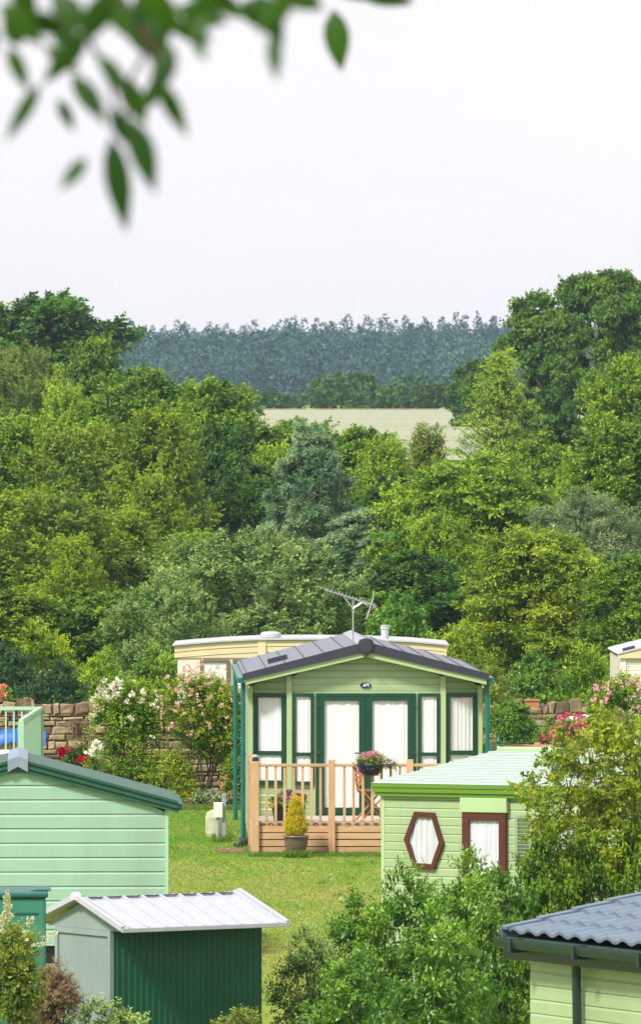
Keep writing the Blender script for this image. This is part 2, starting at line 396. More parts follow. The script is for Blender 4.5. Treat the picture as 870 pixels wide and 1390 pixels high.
def conifer(seed, Ht, R, tiers, per, L=.07, Wd=.022, droop=.35, up=-.05, pw=.85, tips=.3):
    """larch or spruce: whorls of boughs with drooping sprays"""
    lv = Leaves(seed); r = lv.r; tr = MB()
    limb(tr, (0, 0, -.4), (0, 0, Ht), R * .07, R * .008, r, 10, .01)
    for i in range(tiers):
        h = i / (tiers - 1); z = Ht * (.04 + .95 * h); ln0 = R * (1 - h) ** pw + .07 * R
        for j in range(max(4, int(per * (1 - h * .5)))):
            a = r.uniform(0, 2 * math.pi); ln = ln0 * r.uniform(.6, 1.2)
            d = nrm(np.array([math.cos(a), math.sin(a), up + h * .7 + r.normal() * .12]))
            st = np.array([0, 0, z + r.normal() * .06])
            en = st + d * ln; en[2] += .12 * ln
            if j % 2 == 0: limb(tr, st, en, R * .012, R * .003, r, 3, .02)
            m = max(4, int(9 * ln / R * 1.6)); t = r.uniform(.12, 1.02, m)
            b = st + (en - st) * t[:, None]
            sd_ = np.array([-math.sin(a), math.cos(a), 0])
            dd = nrm(d * .8 + sd_[None, :] * r.choice([-1, 1], m)[:, None] * .7 + r.normal(size=(m, 3)) * .25 + np.array([0, 0, .0]))
            lv.shoots(b, dd, (tips * r.uniform(.6, 1.3, m)), 12, L, Wd, droop=droop, spread=.9, tint=np.full(m, .4 + .25 * r.random()), leafdroop=.1)
    return lv, tr

PROTO = {}
def proto(name, lvtr, Ht, R):
    lv, tr = lvtr
    PROTO[name] = (lv.mesh(name + '_crown', M['lf_mid']), tr, Ht, R)
    tm = bpy.data.meshes.new(name + '_trunk'); tm.from_pydata(tr.v, [], tr.f); tm.update(); tm.materials.append(M['bark'])
    PROTO[name] = (PROTO[name][0], tm, Ht, R)

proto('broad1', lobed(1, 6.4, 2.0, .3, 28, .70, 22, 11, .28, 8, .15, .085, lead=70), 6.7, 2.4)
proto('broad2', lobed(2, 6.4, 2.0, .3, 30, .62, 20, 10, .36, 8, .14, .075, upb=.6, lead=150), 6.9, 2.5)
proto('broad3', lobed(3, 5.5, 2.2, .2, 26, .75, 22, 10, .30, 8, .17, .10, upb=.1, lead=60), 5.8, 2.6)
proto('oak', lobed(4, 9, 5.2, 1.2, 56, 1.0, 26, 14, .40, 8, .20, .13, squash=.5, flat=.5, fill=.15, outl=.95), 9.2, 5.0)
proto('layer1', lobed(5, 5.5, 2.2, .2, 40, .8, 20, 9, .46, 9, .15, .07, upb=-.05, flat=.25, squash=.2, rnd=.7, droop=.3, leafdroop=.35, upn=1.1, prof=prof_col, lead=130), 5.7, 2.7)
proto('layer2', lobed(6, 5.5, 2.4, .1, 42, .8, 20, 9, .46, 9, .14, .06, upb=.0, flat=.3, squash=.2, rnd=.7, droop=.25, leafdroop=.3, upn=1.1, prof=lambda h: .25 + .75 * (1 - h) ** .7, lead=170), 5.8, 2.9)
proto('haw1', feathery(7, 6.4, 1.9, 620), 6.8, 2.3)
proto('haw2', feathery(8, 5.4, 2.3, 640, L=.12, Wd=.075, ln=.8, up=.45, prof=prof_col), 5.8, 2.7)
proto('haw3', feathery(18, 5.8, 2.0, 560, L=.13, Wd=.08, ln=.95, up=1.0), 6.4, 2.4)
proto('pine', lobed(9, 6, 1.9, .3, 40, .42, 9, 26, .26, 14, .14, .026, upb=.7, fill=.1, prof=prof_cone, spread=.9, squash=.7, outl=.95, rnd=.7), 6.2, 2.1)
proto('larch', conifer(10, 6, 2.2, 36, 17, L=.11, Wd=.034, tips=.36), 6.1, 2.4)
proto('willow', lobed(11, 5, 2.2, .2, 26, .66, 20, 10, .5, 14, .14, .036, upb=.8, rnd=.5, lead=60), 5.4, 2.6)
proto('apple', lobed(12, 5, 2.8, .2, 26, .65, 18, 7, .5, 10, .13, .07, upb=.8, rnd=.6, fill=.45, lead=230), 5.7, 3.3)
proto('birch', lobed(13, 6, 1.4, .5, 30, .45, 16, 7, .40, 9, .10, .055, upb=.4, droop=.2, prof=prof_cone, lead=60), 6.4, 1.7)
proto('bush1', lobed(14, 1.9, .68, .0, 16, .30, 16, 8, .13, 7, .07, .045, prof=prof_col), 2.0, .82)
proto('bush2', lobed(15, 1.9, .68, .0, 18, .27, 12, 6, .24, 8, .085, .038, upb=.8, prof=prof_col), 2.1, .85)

def plant(name, kind, px, ytop, D, wpx, mat, label, cat='tree', group=None, rz=None, zbase=None, rs=None):
    """place a copy of a prototype so that its crown fills the seen width and reaches the seen top"""
    cm, tm, Ht, R = PROTO[kind]
    x = X(px, D); zb = Hf(x, D) if zbase is None else zbase
    ht = Z(ytop, D) - zb; rad = wpx * (.64 if cat == 'tree' and D < 500 else .5) * D / F
    e = thing(name, label, cat, (x, D, zb), random.uniform(0, 6.28) if rz is None else rz, group)
    e.scale = (rad / R, rad / R, ht / Ht)
    for nm, me in (('crown' if cat == 'tree' else 'foliage', cm), ('trunk' if cat == 'tree' else 'stems', tm)):
        o = bpy.data.objects.new(nm, me); C.objects.link(o); o.parent = e
        if nm in ('crown', 'foliage'):
            o.material_slots[0].link = 'OBJECT'; o.material_slots[0].material = M[mat]
    return e
random.seed(5)

# ---------------------------------------------------------------- ground
def ground_mat():
    m, n, l, b, o = new_mat('lawn')
    tc = n.new('ShaderNodeTexCoord')
    def noise(s, d=6, st=(1, 1, 1)):
        mp = n.new('ShaderNodeMapping'); mp.inputs['Scale'].default_value = st; l.new(tc.outputs['Object'], mp.inputs[0])
        z = n.new('ShaderNodeTexNoise'); z.inputs['Scale'].default_value = s; z.inputs['Detail'].default_value = d; z.inputs['Roughness'].default_value = .65
        l.new(mp.outputs[0], z.inputs[0]); return z
    n1 = noise(1.1, 5, (1, .35, 1)); n2 = noise(9, 6)
    cr = n.new('ShaderNodeValToRGB'); e = cr.color_ramp.elements
    e[0].position = .36; e[0].color = (.105, .22, .016, 1); e[1].position = .66; e[1].color = (.25, .27, .06, 1)
    e.new(.5).color = (.18, .265, .034, 1)
    # dry strip in front of the deck
    sx = n.new('ShaderNodeSeparateXYZ'); l.new(tc.outputs['Object'], sx.inputs[0])
    mr = n.new('ShaderNodeMapRange'); mr.inputs['From Min'].default_value = 109; mr.inputs['From Max'].default_value = 104
    mr.inputs['To Min'].default_value = -.07; mr.inputs['To Max'].default_value = .07
    l.new(sx.outputs['Y'], mr.inputs[0])
    ad = n.new('ShaderNodeMath'); l.new(n1.outputs[0], ad.inputs[0]); l.new(mr.outputs[0], ad.inputs[1])
    l.new(ad.outputs[0], cr.inputs[0])
    m2 = n.new('ShaderNodeMapRange'); m2.inputs['From Min'].default_value = .3; m2.inputs['From Max'].default_value = .7
    m2.inputs['To Min'].default_value = .75; m2.inputs['To Max'].default_value = 1.25; l.new(n2.outputs[0], m2.inputs[0])
    vm = n.new('ShaderNodeVectorMath'); vm.operation = 'SCALE'; l.new(cr.outputs[0], vm.inputs[0]); l.new(m2.outputs[0], vm.inputs['Scale'])
    l.new(vm.outputs[0], b.inputs['Base Color']); b.inputs['Roughness'].default_value = .9; b.inputs['Specular IOR Level'].default_value = .1
    bp = n.new('ShaderNodeBump'); bp.inputs['Distance'].default_value = .03; l.new(n2.outputs[0], bp.inputs['Height']); l.new(bp.outputs[0], b.inputs['Normal'])
    return m
M['lawn'] = ground_mat()
def sheet(name, ys, wf, nx, dz, mat, kind='structure'):
    ys = np.array(ys, float); vs = []; fs = []
    for y in ys:
        for i in range(nx + 1):
            x0, x1 = wf(y); x = x0 + (x1 - x0) * i / nx; vs.append((x, y, Hf(x, y) + dz))
    for j in range(len(ys) - 1):
        for i in range(nx):
            a = j * (nx + 1) + i; fs.append((a, a + 1, a + nx + 2, a + nx + 1))
    mb = MB(); mb.v = vs; mb.f = fs
    o = mb.build(name, mat, smooth=True); o['kind'] = kind
    return o
ys = list(range(-80, 0, 20)) + list(range(0, 160, 4)) + list(range(160, 400, 10)) + list(range(400, 1000, 40)) + list(range(1000, 3501, 100))
sheet('ground', ys, lambda y: (-(90 + .5 * abs(y)), 90 + .5 * abs(y)), 60, 0, M['lawn'])
def field_mat():
    m = paint('field_crop', (0.29, 0.31, 0.2), .95, .10, .06, stretch=(1, 4, 1), dirt=.3, dirtcol=(.40, .38, .2)); return m
M['field'] = field_mat()
sheet('field', np.linspace(400, 690, 20), lambda y: (-120, 120), 30, .12, M['field'])
M['stubble'] = paint('dry_grass_margin', (.50, .34, .17), .95, .25, .4, stretch=(1, 1, 1))
M['floor'] = paint('forest_floor', (.03, .05, .02), .95, .3, .1)
sheet('forest_floor', np.linspace(1380, 2600, 40), lambda y: (-300, 300), 20, .4, M['floor'])
sheet('field_margin', np.linspace(690, 706, 4), lambda y: (-120, 120), 30, .16, M['stubble'])

# short grass blades over the part of the lawn the photo shows
gl = Leaves(77); r = gl.r
N = 110000
gy = r.uniform(86, 127, N); gx = r.uniform(-3.6, 3.4, N) * (gy / 110); pz = H(gx, gy)
pts = np.stack([gx, gy, pz], 1)
d = nrm(r.normal(size=(N, 3)) * .45 + np.array([0, 0, 1]))
dry = np.clip((109 - gy) / 5, 0, 1) * .3 + (np.sin(gx * 2.1 + gy * .31) + np.sin(gy * .83 + gx * .4)) * .13
gl.leaves(pts, d, r.uniform(.015, .04, N), np.full(N, .010), .3 + dry + r.normal(size=N) * .15, 0)
# longer tufts where the mower does not reach: deck foot, pot, meter post, wall foot
def tufts(n, x0, x1, y0, y1, h):
    gx = r.uniform(x0, x1, n); gy = r.uniform(y0, y1, n); p = np.stack([gx, gy, H(gx, gy)], 1)
    gl.leaves(p, nrm(r.normal(size=(n, 3)) * .4 + np.array([0, 0, 1])), r.uniform(.4, 1.1, n) * h, np.full(n, .012), .1 + r.random(n) * .3, 0)
tufts(5000, X(338, 108), X(560, 108), 107.6, 108.25, .06); tufts(900, X(385, 107.5), X(420, 107.5), 107.4, 107.7, .13)
tufts(500, X(288, 112), X(312, 112), 111.5, 112.6, .12); tufts(2500, X(225, 122), X(345, 122), 122.0, 122.8, .09)
for k in range(28): tufts(30, *(lambda a, b: (a, a + .12, b, b + .3))(r.uniform(-2.6, 2), r.uniform(90, 120)), .07)
M['grass_blade'] = leaf_mat('grass_blade', (.095, .225, .014), (.24, .27, .055), tr=.3)
tag(gl.obj('grass', M['grass_blade']), None, None, kind='stuff')
dn = 170; dxs = r.uniform(-2.9, 2.6, dn); dys = 92 + 30 * r.random(dn)
dc = np.stack([dxs, dys, H(dxs, dys) + .03], 1)
DAISY = dc

# ---------------------------------------------------------------- building kit
def siding(xl, xr, z0, z1, h, y, lap=.012):
    """shiplap boards between z0 and z1 on the plane y, facing -y; xl, xr give the ends at a height"""
    mb = MB(); n = max(1, round((z1 - z0) / h)); h = (z1 - z0) / n
    for i in range(n):
        a = z0 + i * h; b = a + h; c = a + h * .80
        A = (xl(a), xr(a)); B = (xl(b), xr(b)); Cc = (xl(c), xr(c))
        vs = [(A[0], y, a), (A[1], y, a), (A[0], y - lap, a + .001), (A[1], y - lap, a + .001), (Cc[0], y - lap, c), (Cc[1], y - lap, c), (B[0], y - .001, b), (B[1], y - .001, b)]
        mb.add(vs, [(0, 1, 3, 2), (2, 3, 5, 4), (4, 5, 7, 6)])
    return mb

def window(parent, x0, x1, z0, z1, y, fr, mat, name='window', transom=None, curtain='curtain', deep=.06, amp=.0045, bottomfr=None):
    """frame with glass and a pleated curtain behind it, facing -y"""
    fb = bottomfr or fr
    f = MB()
    f.box(x0, x1, y - deep, y, z1 - fr, z1); f.box(x0, x1, y - deep, y, z0, z0 + fb)
    f.box(x0, x0 + fr, y - deep, y, z0 + fb, z1 - fr); f.box(x1 - fr, x1, y - deep, y, z0 + fb, z1 - fr)
    if transom is not None: f.box(x0 + fr, x1 - fr, y - deep, y, transom - fr * .5, transom + fr * .5)
    w = f.build(name, mat, parent, bevel=.004)
    g = MB().box(x0 + fr, x1 - fr, y - deep * .62, y - deep * .55, z0 + fb, z1 - fr).build('pane', M['glass'], w)
    cm = MB(); n = int((x1 - x0) / .012); rr = random.Random(int(x0 * 1000) + 7)
    ph = rr.random() * 6
    vs = []
    for i in range(n + 1):
        x = x0 + fr * .6 + (x1 - x0 - fr * 1.2) * i / n
        yy = y - .02 + amp * (math.sin(x * 95 + ph + 2 * math.sin(x * 9)) + .6 * math.sin(x * 41 + ph))
        vs += [(x, yy, z0 + fb * .6), (x, yy, z1 - fr * .6)]
    cm.add(vs, [(2 * i, 2 * i + 2, 2 * i + 3, 2 * i + 1) for i in range(n)])
    cm.build('curtain', M[curtain], w, smooth=True)
    return w

# ---------------------------------------------------------------- main cabin
D0 = 111.0
YAW = math.radians(1.25)
cx = X(496, D0); gz = Hf(cx, D0)
cab = thing('holiday_cabin', 'sage green holiday cabin with slate gable roof and dark green patio doors', 'static caravan', (cx, D0, gz), YAW)
def lx(px): return X(px, D0) - cx
def lz(py): return Z(py, D0) - gz
hw = lx(654); LEN = 8.4
floor_z = lz(1107)
eave = lz(930); ridge_w = lz(889)
xs = lx(397); xs2 = lx(601)             # corner posts of the shallow bay
rec = .16
# walls: centre panel, two set back side panels, sides and back
def roofz(x): return ridge_w + .0 - abs(x) * (ridge_w - eave) / hw
cen = siding(lambda z: max(xs, -(ridge_w - z) / (ridge_w - eave) * hw) if z > roofz(xs) else xs, lambda z: min(xs2, (ridge_w - z) / (ridge_w - eave) * hw) if z > roofz(xs) else xs2, .12, ridge_w - .02, .105, 0)
for sgn in (-1, 1):
    a, b = (-hw, xs) if sgn < 0 else (xs2, hw)
    mb = siding(lambda z: a if z <= eave or sgn > 0 else -(ridge_w - z) / (ridge_w - eave) * hw, lambda z: b if z <= eave or sgn < 0 else (ridge_w - z) / (ridge_w - eave) * hw, .12, roofz(xs) - .01, .105, .05)
    # swing the panel back towards its outer end
    mb.v = [(x, y + rec * (abs(x) - abs(xs)) / (hw - abs(xs)), z) for x, y, z in mb.v]
    cen.add(mb.v, mb.f)
cen.box(-hw, -hw + .02, .22, LEN, .12, eave); cen.box(hw - .02, hw, .22, LEN, .12, eave)
cen.prism([(-hw, .12), (hw, .12), (hw, eave), (0, ridge_w - .02), (-hw, eave)], LEN, LEN + .03)
wall = cen.build('wall', M['sage'], cab)
side_rows = siding(lambda z: 0, lambda z: LEN - .22, .12, eave, .105, 0)
sr = MB(); sr.add([(-hw + y, LEN - x, z) for x, y, z in side_rows.v], side_rows.f); sr.build('side_cladding', M['sage'], cab)
tr = MB()
for px0, px1 in ((389, 396.3), (597.2, 604.8)):
    tr.box(lx(px0), lx(px1), -.05, .05, .12, roofz(lx(px0 if px0 < 496 else px1)) - .01)
tr.box(-hw - .01, lx(343.5), .15, .24, .12, eave - .01); tr.box(lx(648.5), hw + .01, .15, .24, .12, eave - .01)
tr.box(lx(426.5), lx(428.3), -.045, .01, .3, lz(942)); tr.box(lx(564.5), lx(566.5), -.045, .01, .3, lz(942))
tr.box(xs, xs2, -.03, .0, .10, .125)
tr.build('corner_trim', M['sage_trim'], cab)
ap = MB().box(-hw, hw, .06, LEN, .02, .12); ap.build('chassis_skirt', M['black'], cab)
# windows
T = lz(941); Bt = lz(1065)
yo = .05
def swing(o, inner, sgn):
    me = o.data
    for v in me.vertices: v.co.y += rec * (abs(v.co.x) - abs(inner)) / (hw - abs(inner))
    for c_ in o.children: swing(c_, inner, sgn)
w = window(cab, lx(344.8), lx(387.8), Bt, T, yo - .012, .065, M['darkgreen'], transom=lz(1022)); swing(w, xs, -1)
w = window(cab, lx(605.6), lx(647.6), Bt, T, yo - .012, .065, M['darkgreen'], transom=lz(1022)); swing(w, xs2, 1)
window(cab, lx(397), lx(425.8), Bt, T, -.012, .05, M['darkgreen'], transom=lz(1023.5))
window(cab, lx(567), lx(596.6), Bt, T, -.012, .05, M['darkgreen'], transom=lz(1023.5))
# patio doors: one outer frame, two leaves
df = MB()
dx0, dx1 = lx(429), lx(564)
df.box(dx0, dx1, -.07, -.012, T - .045, T); df.box(dx0, dx0 + .045, -.07, -.012, floor_z, T - .045); df.box(dx1 - .045, dx1, -.07, -.012, floor_z, T - .045)
df.build('door_frame', M['darkgreen'], cab, bevel=.004)
dt = T - .048
for a, b in ((dx0 + .048, lx(496) - .002), (lx(496) + .002, dx1 - .048)):
    f = MB(); st = .088
    if a < 0: ga, gb = a + .075, lx(487)
    else: ga, gb = lx(505), b - .075
    zt = lz(951); zb = lz(1096)
    f.box(a, b, -.075, -.018, zt, dt); f.box(a, b, -.075, -.018, floor_z + .01, zb)
    f.box(a, ga, -.075, -.018, zb, zt); f.box(gb, b, -.075, -.018, zb, zt)
    dr = f.build('patio_door', M['darkgreen'], cab, bevel=.004)
    MB().box(ga, gb, -.05, -.045, zb, zt).build('pane', M['glass'], dr)
    n = 60; vs = []
    for i in range(n + 1):
        x = ga - .01 + (gb - ga + .02) * i / n; yy = -.028 + .003 * math.sin(x * 75 + 3 * math.sin(x * 11)) + .004 * math.sin(x * 31)
        vs += [(x, yy, zb - .01), (x, yy, zt + .01)]
    MB().add(vs, [(2 * i, 2 * i + 2, 2 * i + 3, 2 * i + 1) for i in range(n)]).build('curtain', M['curtain'], dr, smooth=True)
    hx = (ga - .02) if a < 0 else (gb + .03)
    for zz in (lz(957), lz(1021)):
        q = dx0 + .03 if a < 0 else dx1 - .03
        MB().box(q - .03, q + .03, -.09, -.076, zz - .025, zz + .025).build('hinge', M['slate_dark'], dr)
    if a < 0:
        MB().beam((lx(490), -.11, lz(1022)), (lx(481), -.11, lz(1022)), .018).beam((lx(490), -.07, lz(1022)), (lx(490), -.12, lz(1022)), .018).build('handle', M['black'], dr)
# roof
ov = -.25                        # front overhang
rx = lx(662); rz0 = lz(915); rz1 = lz(872.5); th = .05
def rline(x): return rz1 - abs(x) * (rz1 - rz0) / rx
rf = MB()
rf.prism([(-rx, rz0), (0, rz1), (rx, rz0), (rx, rz0 - th), (0, rz1 - th), (-rx, rz0 - th)], ov, LEN + .3)
roof = rf.build('roof', M['slate'], cab)
sm = MB()
for sgn in (-1, 1):
    for k in range(7):
        x = sgn * rx * (k + .12) / 6.3
        if k: sm.beam((x, ov - .003, rline(x) + .006), (x, LEN + .3, rline(x) + .006), .012, .012)
sm.build('roof_seam', M['slate_dark'], roof)
rc = MB().prism([(-.13, rline(.13) + .012), (0, rz1 + .03), (.13, rline(.13) + .012), (.13, rline(.13) + .004), (0, rz1 + .018), (-.13, rline(.13) + .004)], ov, LEN + .3)
rc.build('ridge_cap', M['grey_post'], roof)
vx = lx(378) ; vy = 2.2
MB().beam((vx - .13, vy, rline(vx) + .035 - .03), (vx + .17, vy, rline(vx) + .035 + .045), .25, .07).build('roof_vent', M['slate_dark'], roof)
bb = MB()
for sgn in (-1, 1):
    pl = [(sgn * (rx + .01), rz0 + .012), (0, rz1 + .022), (0, rz1 - .13), (sgn * (rx + .01), rz0 - .085)]
    if sgn > 0: pl = pl[::-1]
    bb.prism(pl, ov - .03, ov - .002)
bb.build('barge_board', M['slate_dark'], cab)
b2_ = MB()
for sgn in (-1, 1):
    pl = [(sgn * (rx - .03), rz0 - .06), (0, rz1 - .11), (0, rz1 - .205), (sgn * (rx - .03), rz0 - .155)]
    if sgn > 0: pl = pl[::-1]
    b2_.prism(pl, ov + .0, ov + .03)
    b2_.box(sgn * hw - .005, sgn * hw + .02, ov + .03, LEN, eave - .04, eave + .04) if sgn > 0 else b2_.box(-hw - .02, -hw + .005, ov + .03, LEN, eave - .04, eave + .04)
    pl = [(sgn * hw, eave - .0), (0, ridge_w + .0), (0, ridge_w + .03), (sgn * hw, eave + .03)]
b2_.build('soffit_trim', M['sage_trim'], cab)
sh = [(-.12, .02), (-.095, .075), (0, .10), (.095, .075), (.12, .02), (.105, -.09), (.05, -.15), (0, -.185), (-.05, -.15), (-.105, -.09)]
MB().prism([(x, z + rz1 - .02) for x, z in sh][::-1], ov - .06, ov - .033).build('shield_ornament', M['slate_dark'], cab, bevel=.01)
sh2 = [(x * .74, z * .74 + rz1 - .024) for x, z in sh][::-1]
MB().prism(sh2, ov - .072, ov - .06).build('shield_boss', M['slate_dark'], cab, bevel=.006)
# gutters and down pipes
gu = MB()
for sgn in (-1, 1):
    gx_ = sgn * (rx + .035)
    gu.box(gx_ - .045, gx_ + .045, ov, LEN + .3, rz0 - .13, rz0 - .05)
gu.build('gutter', M['teal'], cab)
for gx_, y0 in ((-rx - .0, -.12), (-rx - .035, LEN - .6), (rx - .01, -.1)):
    MB().tube([(gx_, y0, rz0 - .12), (gx_, y0, .02)], .034, 10).tube([(gx_, y0, 1.35), (gx_, y0, 1.38)], .042, 10).build('downpipe', M['teal'], cab, smooth=False)
# badge
bx, bz = lx(496), lz(930)
bd = [(.082 * math.cos(t), .042 * math.sin(t)) for t in np.linspace(0, 2 * math.pi, 33)[:-1]]
badge = MB().prism([(bx + x, bz + z) for x, z in bd][::-1], -.035, -.014).build('badge', M['navy'], cab)
tcu = bpy.data.curves.new('badge_text', 'FONT'); tcu.body = 'ABI'; tcu.size = .062; tcu.align_x = 'CENTER'; tcu.align_y = 'CENTER'; tcu.shear = .35; tcu.extrude = .002; tcu.offset = .0022
to = bpy.data.objects.new('tmp', tcu); C.objects.link(to)
bpy.context.view_layer.update()
tm = bpy.data.meshes.new_from_object(to.evaluated_get(bpy.context.evaluated_depsgraph_get())); bpy.data.objects.remove(to)
tm.materials.append(M['white'])
to = bpy.data.objects.new('lettering', tm); C.objects.link(to); to.parent = badge; to.rotation_euler = (math.pi / 2, 0, 0); to.location = (bx, -.039, bz)
# aerial
ae = thing('tmp', None, None); bpy.data.objects.remove(ae)
ax = lx(482); ay = 1.2
def la(px, py): return (X(px, D0 + ay) - X(482, D0 + ay)) + ax, Z(py, D0 + ay) - gz
mast = MB().tube([(ax, ay, rz1 - .05), (ax, ay, la(482, 815)[1])], .013, 8)
for a, b in (((482, 826), (470, 811)), ((482, 826), (494, 818)), ((470, 811), (466, 806)), ((494, 818), (503, 822))):
    p, q = la(*a), la(*b); mast.tube([(p[0], ay, p[1]), (q[0], ay, q[1])], .012, 6)
aer = mast.build('aerial', M['metal'], cab)
arm = MB(); p, q = la(445, 801), la(512, 822)
arm.tube([(p[0], ay, p[1]), (q[0], ay, q[1])], .012, 6); arm.build('boom', M['metal'], aer)
el = MB(); rr = random.Random(3)
for k in range(15):
    t = k / 14; c = (p[0] + (q[0] - p[0]) * t, p[1] + (q[1] - p[1]) * t); l_ = .10 - .03 * t
    el.tube([(c[0] - .03, ay - l_, c[1] + .02), (c[0] + .03, ay + l_, c[1] - .01)], .006, 5)
    el.tube([(c[0] - .02, ay, c[1] + .045), (c[0] + .02, ay, c[1] - .045)], .006, 5)
el.build('dipole', M['metal'], aer)
rfx = MB()
p0, p1, p2 = la(512, 803), la(511, 824), la(500, 840)
for k in range(6):
    t = k / 5
    rfx.tube([(p0[0] - .02, ay - .15 + .3 * t, p0[1]), (p1[0] - .03, ay - .15 + .3 * t, (p0[1] + p1[1]) / 2 - .02), (p2[0], ay - .15 + .3 * t, p2[1])], .006, 5)
for qx, qz in (p0, ((p0[0] + p1[0]) / 2, (p0[1] + p1[1]) / 2), p1, p2):
    rfx.tube([(qx - .02, ay - .17, qz), (qx - .02, ay + .17, qz)], .007, 5)
rfx.build('reflector', M['metal'], aer)

# ---------------------------------------------------------------- timber deck
DF = 108.3
dk = thing('timber_deck', 'raised pale timber deck with baluster railing before the slate roofed cabin', 'deck', (cx, DF, Hf(cx, DF)), YAW)
dg = Hf(cx, DF)
def dxx(px): return X(px, DF) - cx
def dz_(py): return Z(py, DF) - dg
fl = dz_(1117); rt = dz_(1036.5)
fx0, fx1 = dxx(341.5), dxx(668)
depth = 2.42
flm = MB(); nb = 17
for i in range(nb):
    y0 = .03 + i * (depth - .03) / nb; flm.box(fx0 + .02, fx1 - .02, y0, y0 + (depth - .03) / nb - .006, fl - .028, fl)
flm.build('deck_floor', M['deckboard'], dk)
for y_ in (.035, depth - .06): MB().box(fx0 + .03, fx1 - .03, y_, y_ + .045, fl - .16, fl - .03).build('joist', M['pine_wood'], dk)
bz0 = [1118.5, 1129, 1139.8, 1149.8, 1158.5]; 
hts = [(1121, 1129.5), (1130.8, 1138.8), (1140.2, 1148.4), (1149.8, 1157.5), (1158.6, 1162)]
for a, b in hts:
    s_ = MB().box(fx0 + .03, fx1 - .03, -.022, .0, dz_(b), dz_(a))
    s_.box(fx0 - .0, fx0 + .022, .02, depth, dz_(b), dz_(a))
    s_.build('skirting_board', M['pine_wood'], dk, bevel=.003)
posts = [(346.5, 5.2, -.02), (450, 4.6, -.02), (556, 4.6, -.02), (663, 4.6, -.02)]
for px, wpx, y0 in posts:
    w_ = wpx * DF / F; x = dxx(px)
    top = dz_(1031 if px > 400 else 1033)
    MB().box(x - w_, x + w_, -.03 - w_, -.03 + w_, -.03, top).build('post', M['pine_post'], dk, bevel=.006)
x = dxx(343) ; 
for yy in (depth - .12,):
    for px in (343.5, 663):
        MB().box(dxx(px) - .045, dxx(px) + .045, yy - .045, yy + .045, -.03, dz_(1032)).build('post', M['pine_post'], dk, bevel=.006)
rail = MB().box(dxx(351.5), dxx(663), -.07, .0, rt - .045, rt)
rail.box(dxx(341), dxx(341) + .06, .04, depth - .16, rt - .045, rt); rail.box(dxx(663) - .03, dxx(663) + .03, .04, depth - .16, rt - .045, rt)
rail.build('top_rail', M['pine_wood'], dk, bevel=.006)
lr_ = MB()
for a, b in ((351.5, 445), (455, 551), (561, 658)):
    lr_.box(dxx(a), dxx(b), -.055, -.02, fl + .05, fl + .085) if False else None
    lr_.box(dxx(a) , dxx(b), -.05, -.024, fl + .002, fl + .03)
lr_.build('bottom_rail', M['pine_wood'], dk)
def balusters(a, b, n):
    for k in range(n):
        x = dxx(a + (b - a) * (k + .5) / n) ; w_ = .020
        MB().box(x - w_, x + w_, -.056, -.016, fl + .031, rt - .046).build('baluster', M['pine_post'], dk)
balusters(356, 441, 7); balusters(461, 549, 7); balusters(565, 655, 7)
for k in range(9):
    y = .18 + k * .24
    MB().box(dxx(341) + .012, dxx(341) + .048, y - .018, y + .018, fl + .02, rt - .046).build('baluster', M['pine_post'], dk)
for px in (368, 429, 471):
    MB().box(dxx(px) - .02, dxx(px) + .02, -.028, .028, dz_(1120.8), fl + .001).build('spacer_block', M['pine_wood'], dk)
lt = MB().lathe([(.05, 0), (.05, .025), (.042, .03), (.036, .05)], (dxx(346.5), -.03, dz_(1033) + .001), 16)
lmp = lt.build('post_light', M['black'], dk, smooth=False)
MB().lathe([(.034, .051), (.036, .062), (.058, .064), (.045, .085), (.012, .10)], (dxx(346.5), -.03, dz_(1033)), 16).build('light_cap', M['grey_post'], lmp)

# ---------------------------------------------------------------- potted things round the deck

def ball(seed, c, rad, nsh, sl, n, L, Wd, upb=.3, **k):
    lv = Leaves(seed); r = lv.r
    for i in range(nsh):
        o = nrm(r.normal(size=3) + np.array([0, 0, .3]))
        lv.clump(np.array(c) + o * np.array(rad) * r.uniform(.55, .9), o, min(rad) * .3, 4, sl, n, L, Wd, upb=upb, tint=.45 + r.normal() * .12, **k)
    return lv
def blooms(seed, centres, size, n=9, flat=False):
    """each bloom: a tight rosette of petals"""
    lv = Leaves(seed); r = lv.r
    c = np.asarray(centres, float); m = len(c)
    d = nrm(r.normal(size=(m * n, 3)) + np.array([0, -.5, .35])); p = np.repeat(c, n, 0) + d * size * .12
    s = size * r.uniform(.45, .7, m * n)
    lv.leaves(p, d, s, s * .85, r.uniform(0, 1, m * n), .2)
    return lv
def _daisies():
    tag(blooms(91, DAISY, .02, 6).obj('lawn_daisies', M['fl_white']), None, None, kind='stuff')
def spots(seed, c, rad, n, face=True):
    r = np.random.default_rng(seed); o = nrm(r.normal(size=(n, 3)) + np.array([0, -.7 if face else 0, .3]))
    return np.array(c) + o * np.array(rad)

